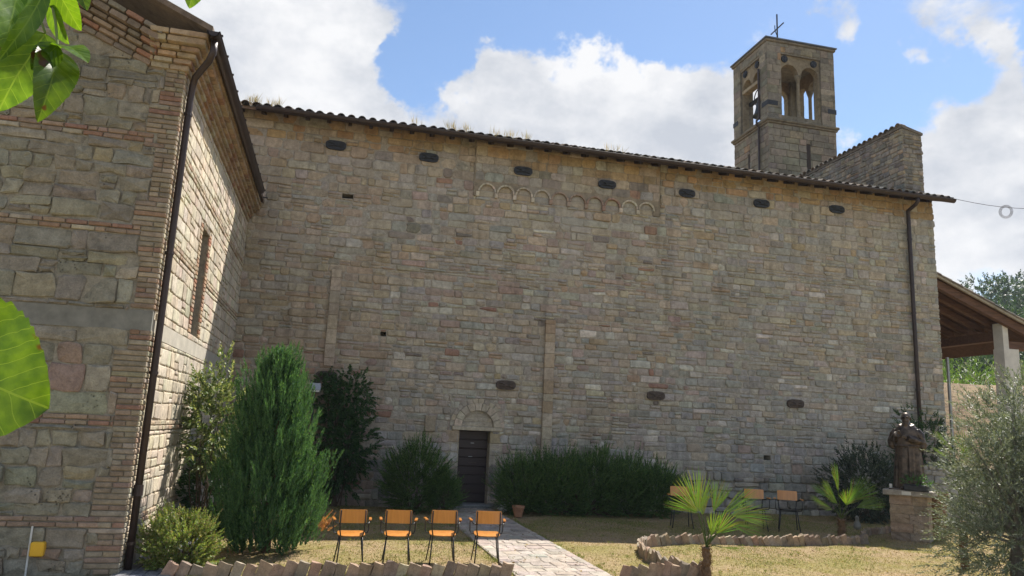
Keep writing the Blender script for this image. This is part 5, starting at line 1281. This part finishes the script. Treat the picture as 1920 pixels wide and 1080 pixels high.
# low dry-stone wall behind the olive
lw_ = thing('garden_wall', 'low grey stone garden wall behind the olive near the porch', 'wall', (18.5, 17.4, 0))
fw = Frame((16.2, 17.9, 0), nrm((1, -.35, 0)), nrm((-.35, -1, 0)))
part('core', M_MORTAR, lw_, lambda m: m.prism([(0, -.1), (7, -.1), (7, 1.55), (0, 1.55)], fw, -.4, 0, (.24, .22, .18)))
its = []
for q_ in lay(0, 7, 0, 1.58, lambda w, r: r.uniform(.15, .25), lambda u, w, r: r.uniform(.25, .55), rnd): V, F = stone_geo(fw, q_, .02 + rnd.random() * .02, rnd, 1.5); its.append((V, F, pick(rnd, [(1, GREYB), (1, BLUEG)])))
stones_to(lw_, 'stone', its, M_STONE)
# ------------------------------------------------------------------ lawn blades, roof grass
q = np.random.RandomState(77)
def blades(n, xr, yr, hr, seed, cols, keep):
    q = np.random.RandomState(seed); x = q.uniform(*xr, n); y = q.uniform(*yr, n)
    k = keep(x, y, q); x, y = x[k], y[k]; n = len(x); h = q.uniform(*hr, n); a = q.uniform(0, 6.28, n); w = .004 + .004 * q.rand(n)
    dx, dy = np.cos(a), np.sin(a); z0 = lawn_h(x, y) - .004; le = q.normal(0, .6, (n, 2)) * h[:, None]
    V = np.stack([np.stack([x - dx * w, y - dy * w, z0], 1), np.stack([x + dx * w, y + dy * w, z0], 1), np.stack([x + le[:, 0], y + le[:, 1], z0 + h], 1)], 1).reshape(-1, 3)
    i = np.arange(n) * 3; F = np.stack([i, i + 1, i + 2], 1); cols = np.array(cols); C = np.repeat(cols[q.randint(0, len(cols), n)] * q.uniform(.7, 1.3, (n, 1)), 3, 0)
    return V, F, C
def patch(x, y): return np.sin(x * 1.1 + 1.3 * np.sin(y * .8)) + np.sin(y * 1.6 + .9 * np.sin(x * 1.3 + 2)) + .7 * np.sin(x * 3.1 - y * 2.3)
notpath = lambda x, y: ~((x > 2.78) & (x < 4.29)) & (x > -1.8)
g1 = blades(150000, (-1.9, 16), (9.5, 19.6), (.008, .03), 1, [(.34, .26, .14), (.30, .24, .12), (.26, .23, .09), (.38, .30, .18)], lambda x, y, q: notpath(x, y))
g2 = blades(90000, (-1.9, 16), (9.5, 19.6), (.012, .04), 2, [(.15, .19, .045), (.19, .22, .06), (.12, .16, .035)], lambda x, y, q: notpath(x, y) & (patch(x, y) + q.normal(0, .5, len(x)) > .55))
nt_ = 420; tx_ = q.uniform(-1.7, 14, nt_); ty_ = q.uniform(10.2, 18.8, nt_); tx_[:90] = np.where(q.rand(90) < .5, 2.76, 4.31) + q.normal(0, .03, 90); tx_[90:170] = q.uniform(-1.8, 2.7, 80); ty_[90:170] = 10.92 + q.normal(0, .05, 80)
ok_ = ~((tx_ > 2.79) & (tx_ < 4.28)); tx_, ty_ = tx_[ok_], ty_[ok_]; bx_ = np.repeat(np.stack([tx_, ty_, np.full(len(tx_), -.01)], 1), 5, 0) + np.concatenate([q.normal(0, .03, (len(tx_) * 5, 2)), np.zeros((len(tx_) * 5, 1))], 1)
g3_ = shoots(bx_, np.concatenate([q.normal(0, .35, (len(bx_), 2)), np.ones((len(bx_), 1))], 1), np.full(len(bx_), .02), 5, .075, .006, .5, [(.14, .20, .05), (.20, .24, .07), (.30, .26, .12)], 76)
lg = leafobj('lawn_grass', merge(g1, g2, g3_), M_GRASS, None, 'stuff'); tag(lg, 'short patchy lawn of dry and green grass before the church', 'grass')
nl = 1400; lx = q.uniform(-1.8, 14, nl); ly = q.uniform(9.6, 19, nl); la = q.uniform(0, 6.28, nl)
llv = shoots(np.stack([lx, ly, np.full(nl, .012) + np.where((lx > 2.8) & (lx < 4.27), .03, 0)], 1), np.stack([np.cos(la), np.sin(la), np.full(nl, .12)], 1), np.full(nl, .01), 1, .055, .024, .2, [(.26, .17, .08), (.20, .13, .07), (.33, .25, .12)], 79)
lit = leafobj('leaf_litter', llv, M_GRASS, None, 'stuff'); tag(lit, 'dry brown fallen leaves scattered over lawn and path', 'leaves')
rp = []
for x0, n in ((-2.6, 26), (-2.1, 22), (1.6, 6), (2.6, 18), (3.0, 12), (3.9, 12), (4.3, 14), (4.7, 10), (7.2, 8), (7.5, 6)):
    for _ in range(n): rp.append((x0 + q.normal(0, .09), 19.05 + q.uniform(0, .25), EZ + .06))
rp = np.array(rp); ra = np.stack([q.normal(0, .25, len(rp)), q.normal(0, .2, len(rp)), np.ones(len(rp))], 1)
rg = leafobj('roof_grass', shoots(rp, ra, q.uniform(.05, .1, len(rp)), 4, .36, .010, .3, [(.42, .33, .18), (.36, .27, .14), (.30, .27, .12)], 78), M_GRASS, None, 'stuff'); tag(rg, 'tufts of dry grass growing between the eave tiles', 'grass')
# ------------------------------------------------------------------ hillside: maize, trees
q = np.random.RandomState(88)
n = 900; s_ = q.uniform(46, 64, n); l_ = q.uniform(-9, 24, n); mx_ = (s_ + l_) / 1.41421; my_ = (s_ - l_) / 1.41421; P = np.stack([mx_, my_, hill_h(mx_, my_)], 1)
mz = leafobj('maize_field', shoots(P, np.stack([q.normal(0, .05, n), q.normal(0, .05, n), np.ones(n)], 1), q.uniform(1.5, 2.2, n), 14, .75, .09, .8, [(.10, .19, .04), (.13, .22, .055), (.08, .15, .035)], 89, curve=.25), M_LEAF, None, 'stuff'); tag(mz, 'field of tall green maize on the bank beyond the porch', 'maize')
def hill_tree(i, x, y, h, w, cols, lab='dense green tree on the wooded hillside beyond the porch'):
    z0 = float(hill_h(np.array(x), np.array(y))); t = thing('hillside_tree', lab, 'tree', (x, y, z0), 0, 'trees on the wooded hillside')
    ps, as_ = [], []
    rr = random.Random(i)
    for k in range(7):
        c = (x + rr.gauss(0, .28) * w, y + rr.gauss(0, .28) * w, z0 + h * rr.uniform(.45, .85)); p, a = shell(26, c, (w * .36, w * .36, h * .2), 200 + i * 9 + k, .6, .3, None, .25); ps.append(p); as_.append(a)
    ps = np.concatenate(ps); as_ = np.concatenate(as_); sz = .034 * (h + 5)
    leafobj('crown', shoots(ps, as_, np.full(len(ps), sz * 2.2), 12, sz, sz * .62, .9, cols, 300 + i), M_LEAF, t)
    part('trunk', M_BARK, t, lambda m: (m.tube([(x, y, z0 - .3), (x, y, z0 + h * .35), (x + .2, y, z0 + h * .7)], [.3, .24, .08], 7, (.12, .09, .065)), m.tube([(x, y, z0 + h * .3), (x + w * .2, y, z0 + h * .6)], [.15, .05], 6, (.12, .09, .065)), m.tube([(x, y, z0 + h * .3), (x - w * .2, y + .2, z0 + h * .6)], [.15, .05], 6, (.12, .09, .065))))
HT = [(.03, .066, .022), (.04, .08, .026), (.024, .053, .02), (.05, .09, .03)]
k = 0
for s0, l0, l1, nn, hh in ((88, -6, 26, 7, 9), (100, -6, 30, 8, 10), (116, -5, 34, 9, 11), (135, -5, 36, 9, 11), (160, -8, 40, 10, 12), (185, -12, 42, 11, 12), (240, -28, 30, 13, 14), (300, -38, 34, 14, 15)):
    for j in range(nn):
        l_ = l0 + (l1 - l0) * (j + .5) / nn + q.normal(0, 1); s = s0 + q.normal(0, 4); h = hh * q.uniform(.7, 1.05)
        hill_tree(k, (s + l_) / 1.41421, (s - l_) / 1.41421, h, h * .72, HT, 'broad green tree just behind the maize field' if s0 < 110 else 'green tree halfway up the wooded hillside' if s0 < 200 else 'hazy tree on the farthest ridge of the hillside'); k += 1
# ------------------------------------------------------------------ overhanging leafy twigs near the viewer
def mat_bigleaf():
    m, nt, b, L = base_mat('mulberry_leaf')
    uv = N(nt, 'ShaderNodeUVMap'); sep = N(nt, 'ShaderNodeSeparateXYZ'); L(uv.outputs[0], sep.inputs[0])
    def M_(op, a, b_=None):
        n = N(nt, 'ShaderNodeMath', operation=op)
        for i, v in enumerate((a, b_)):
            if v is None: continue
            if isinstance(v, (int, float)): n.inputs[i].default_value = v
            else: L(v, n.inputs[i])
        return n.outputs[0]
    av = M_('ABSOLUTE', sep.outputs['Y'])
    nz = N(nt, 'ShaderNodeTexNoise', i_Scale=22.0, i_Detail=3.0); gz = N(nt, 'ShaderNodeNewGeometry'); L(gz.outputs['Position'], nz.inputs['Vector'])
    ph = M_('FRACT', M_('MULTIPLY', M_('ADD', M_('SUBTRACT', sep.outputs['X'], M_('MULTIPLY', av, .55)), M_('MULTIPLY', nz.outputs['Fac'], .12)), 7.0))
    dv = M_('ABSOLUTE', M_('SUBTRACT', ph, .5))
    vein = M_('LESS_THAN', dv, .028); rib = M_('LESS_THAN', av, .014); vv = M_('MAXIMUM', vein, rib)
    no = N(nt, 'ShaderNodeTexNoise', i_Scale=60.0, i_Detail=5.0); geo = N(nt, 'ShaderNodeNewGeometry'); L(geo.outputs['Position'], no.inputs['Vector'])
    cr = N(nt, 'ShaderNodeValToRGB'); e = cr.color_ramp.elements; e[0].position = .35; e[0].color = (.05, .115, .01, 1); e[1].position = .7; e[1].color = (.095, .185, .016, 1)
    L(no.outputs['Fac'], cr.inputs['Fac'])
    oi = N(nt, 'ShaderNodeObjectInfo'); mrr = N(nt, 'ShaderNodeMapRange'); L(oi.outputs['Random'], mrr.inputs['Value']); mrr.inputs['To Min'].default_value = .55; mrr.inputs['To Max'].default_value = 1.15
    mx = N(nt, 'ShaderNodeMixRGB'); L(vv, mx.inputs[0]); L(cr.outputs[0], mx.inputs[1]); mx.inputs[2].default_value = (.12, .21, .035, 1)
    n2 = N(nt, 'ShaderNodeTexNoise', i_Scale=38.0, i_Detail=2.0); L(geo.outputs['Position'], n2.inputs['Vector'])
    sp = N(nt, 'ShaderNodeMapRange'); sp.inputs['From Min'].default_value = .68; sp.inputs['From Max'].default_value = .72; L(n2.outputs['Fac'], sp.inputs['Value'])
    m2 = N(nt, 'ShaderNodeMixRGB'); L(sp.outputs[0], m2.inputs[0]); L(mx.outputs[0], m2.inputs[1]); m2.inputs[2].default_value = (.07, .035, .012, 1)
    m3 = N(nt, 'ShaderNodeVectorMath', operation='SCALE'); L(m2.outputs[0], m3.inputs[0]); L(mrr.outputs[0], m3.inputs['Scale']); m2 = m3
    L(m2.outputs[0], b.inputs['Base Color']); b.inputs['Roughness'].default_value = .38
    pk = M_('ABSOLUTE', M_('SUBTRACT', ph, .5)); bp = N(nt, 'ShaderNodeBump', i_Strength=.45, i_Distance=.002); L(M_('ADD', M_('MULTIPLY', pk, .5), M_('MULTIPLY', no.outputs['Fac'], .9)), bp.inputs['Height']); L(bp.outputs[0], b.inputs['Normal'])
    tr = N(nt, 'ShaderNodeBsdfTranslucent'); mu = N(nt, 'ShaderNodeVectorMath', operation='MULTIPLY'); L(m2.outputs[0], mu.inputs[0]); mu.inputs[1].default_value = (2.8, 2.4, .7); L(mu.outputs[0], tr.inputs['Color']); L(bp.outputs[0], tr.inputs['Normal'])
    ms = N(nt, 'ShaderNodeMixShader'); ms.inputs[0].default_value = .5; L(b.outputs[0], ms.inputs[1]); L(tr.outputs[0], ms.inputs[2]); L(ms.outputs[0], nt.nodes['Material Output'].inputs['Surface'])
    return m
M_BIG = mat_bigleaf()
def big_leaf(parent, base, tip, width, face, curl=.15, cup=.18, seed=0, teeth=22, pw=.75):
    r = random.Random(seed); base = np.array(base); tip = np.array(tip); L_ = np.linalg.norm(tip - base); ax = (tip - base) / L_
    n_ = nrm(np.array(face) - ax * np.dot(face, ax)); sd = np.cross(ax, n_); nu, nv = 44, 12; V = []; UV = []
    for i in range(nu + 1):
        t = i / nu; w = width * .5 * (math.sin(math.pi * min(1, t ** pw)) ** .72 if 0 < t < 1 else 0.0)
        tooth = 1 + .07 * (((t * teeth) % 1) - .5)
        for j in range(-nv // 2, nv // 2 + 1):
            s = j / (nv / 2); x = s * w * (tooth if abs(s) > .99 else 1 + (tooth - 1) * abs(s) ** 3)
            p = base + ax * L_ * t + sd * x + n_ * (-curl * L_ * (t - .4) ** 2 + cup * abs(x) - .012 * math.sin(t * 21 - abs(s) * 3) * abs(s) * width * .6 + .02 * width * math.sin(t * 9 + seed))
            V.append(p); UV.append((t, s * w / max(L_, 1e-6) * 2))
    k = nv + 1; F = [(i * k + j, i * k + j + 1, (i + 1) * k + j + 1, (i + 1) * k + j) for i in range(nu) for j in range(nv)]
    me = np_mesh('leaf', np.array(V) - ORG[parent.name], F, None, True); uvl = me.uv_layers.new(name='UVMap')
    for lp in me.loops: uvl.data[lp.index].uv = UV[lp.vertex_index]
    return link('leaf', me, M_BIG, parent)
YL = 1.0
tw = thing('leafy_twig', 'bright green serrated leaves on a twig hanging in front of the annex gable', 'branch', tuple(at(60, -120, YL)))
vb = -vray(100, 100)
def lf(t, b, e, w, y0=YL, y1=YL, face=None, **k): return big_leaf(t, at(*b, y0), at(*e, y1), w, vb * 1.0 + np.array(face or (0, 0, 0)), **k)
px_m = 1 / 1390 * .98
lf(tw, (45, -60), (5, 108), 75 * px_m, 1.02, 1.0, (.5, 0, .2), seed=1)
lf(tw, (85, 60), (-5, 200), 105 * px_m, 1.0, .97, (-.2, .2, .3), seed=2, curl=.25)
lf(tw, (95, -30), (5, 115), 40 * px_m, .97, .95, (1.4, 0, .3), seed=3)
lf(tw, (108, 82), (88, 210), 74 * px_m, .98, .95, (.3, 0, .1), seed=4, curl=.7, cup=.4)
lf(tw, (108, 82), (165, 100), 52 * px_m, .98, .94, (.0, .2, .9), seed=5, curl=.5)
lf(tw, (95, -40), (150, 58), 52 * px_m, .98, 1.0, (-.6, 0, .2), seed=6)
lf(tw, (92, 10), (125, 82), 40 * px_m, 1.0, .99, (-.8, 0, -.2), seed=7)
lf(tw, (108, 85), (60, 130), 46 * px_m, .97, .96, (.2, 0, .5), seed=8)
lf(tw, (135, -60), (163, 16), 40 * px_m, .99, .98, (0, 0, .3), seed=9)
lf(tw, (70, -40), (45, 62), 60 * px_m, 1.04, 1.03, (-.3, 0, .3), seed=10)
lf(tw, (20, 30), (-40, 150), 90 * px_m, 1.05, 1.02, (.1, 0, .3), seed=11)
M_TWIG = mat_plain('green_twig', (.16, .22, .05), .5, 0, .1, 20, .1)
part('twig', M_TWIG, tw, lambda m: (m.tube([tuple(at(60, -140, YL)), tuple(at(92, -20, YL)), tuple(at(104, 40, .99)), tuple(at(108, 84, .98))], [.003, .0024, .0018, .0014], 6), m.tube([tuple(at(92, -20, YL)), tuple(at(70, 20, 1.0)), tuple(at(85, 62, 1.0))], .0015, 5)))
tw2 = thing('leafy_twig', 'single leaf tip dangling against the clouds above the annex roof', 'branch', tuple(at(360, -120, YL)))
lf(tw2, (375, -90), (356, 14), 62 * px_m, 1.0, 1.0, (0, 0, .3), seed=12); part('twig', M_TWIG, tw2, lambda m: m.tube([tuple(at(372, -180, YL)), tuple(at(375, -88, YL))], .0016, 5))
tw3 = thing('leafy_twig', 'single large round sunlit leaf in front of the grey annex wall', 'branch', tuple(at(-160, 700, .95)))
big_leaf(tw3, at(-175, 655, .95), at(88, 765, .93), 262 * px_m * .95, vb + np.array((.1, -.1, .25)), .1, .08, 13, 30, .8)
part('twig', M_TWIG, tw3, lambda m: m.tube([tuple(at(-330, 560, .97)), tuple(at(-240, 640, .96)), tuple(at(-174, 656, .95))], .002, 6))

# ------------------------------------------------------------------ summer haze over the valley
hz = MB(); hz.bb(-605, 605, -605, 605, -1.4, 108); hz = hz.build('haze', None, None, kind='stuff')
mh = bpy.data.materials.new('haze_air'); mh.use_nodes = True; nt = mh.node_tree; nt.nodes.clear()
oh = N(nt, 'ShaderNodeOutputMaterial'); pvv = N(nt, 'ShaderNodeVolumePrincipled'); pvv.inputs['Density'].default_value = 0.00035; pvv.inputs['Color'].default_value = (.80, .88, 1, 1)
nt.links.new(pvv.outputs[0], oh.inputs['Volume']); hz.data.materials.append(mh); hz['label'] = 'thin summer haze over the garden and hillside'; hz['category'] = 'haze'
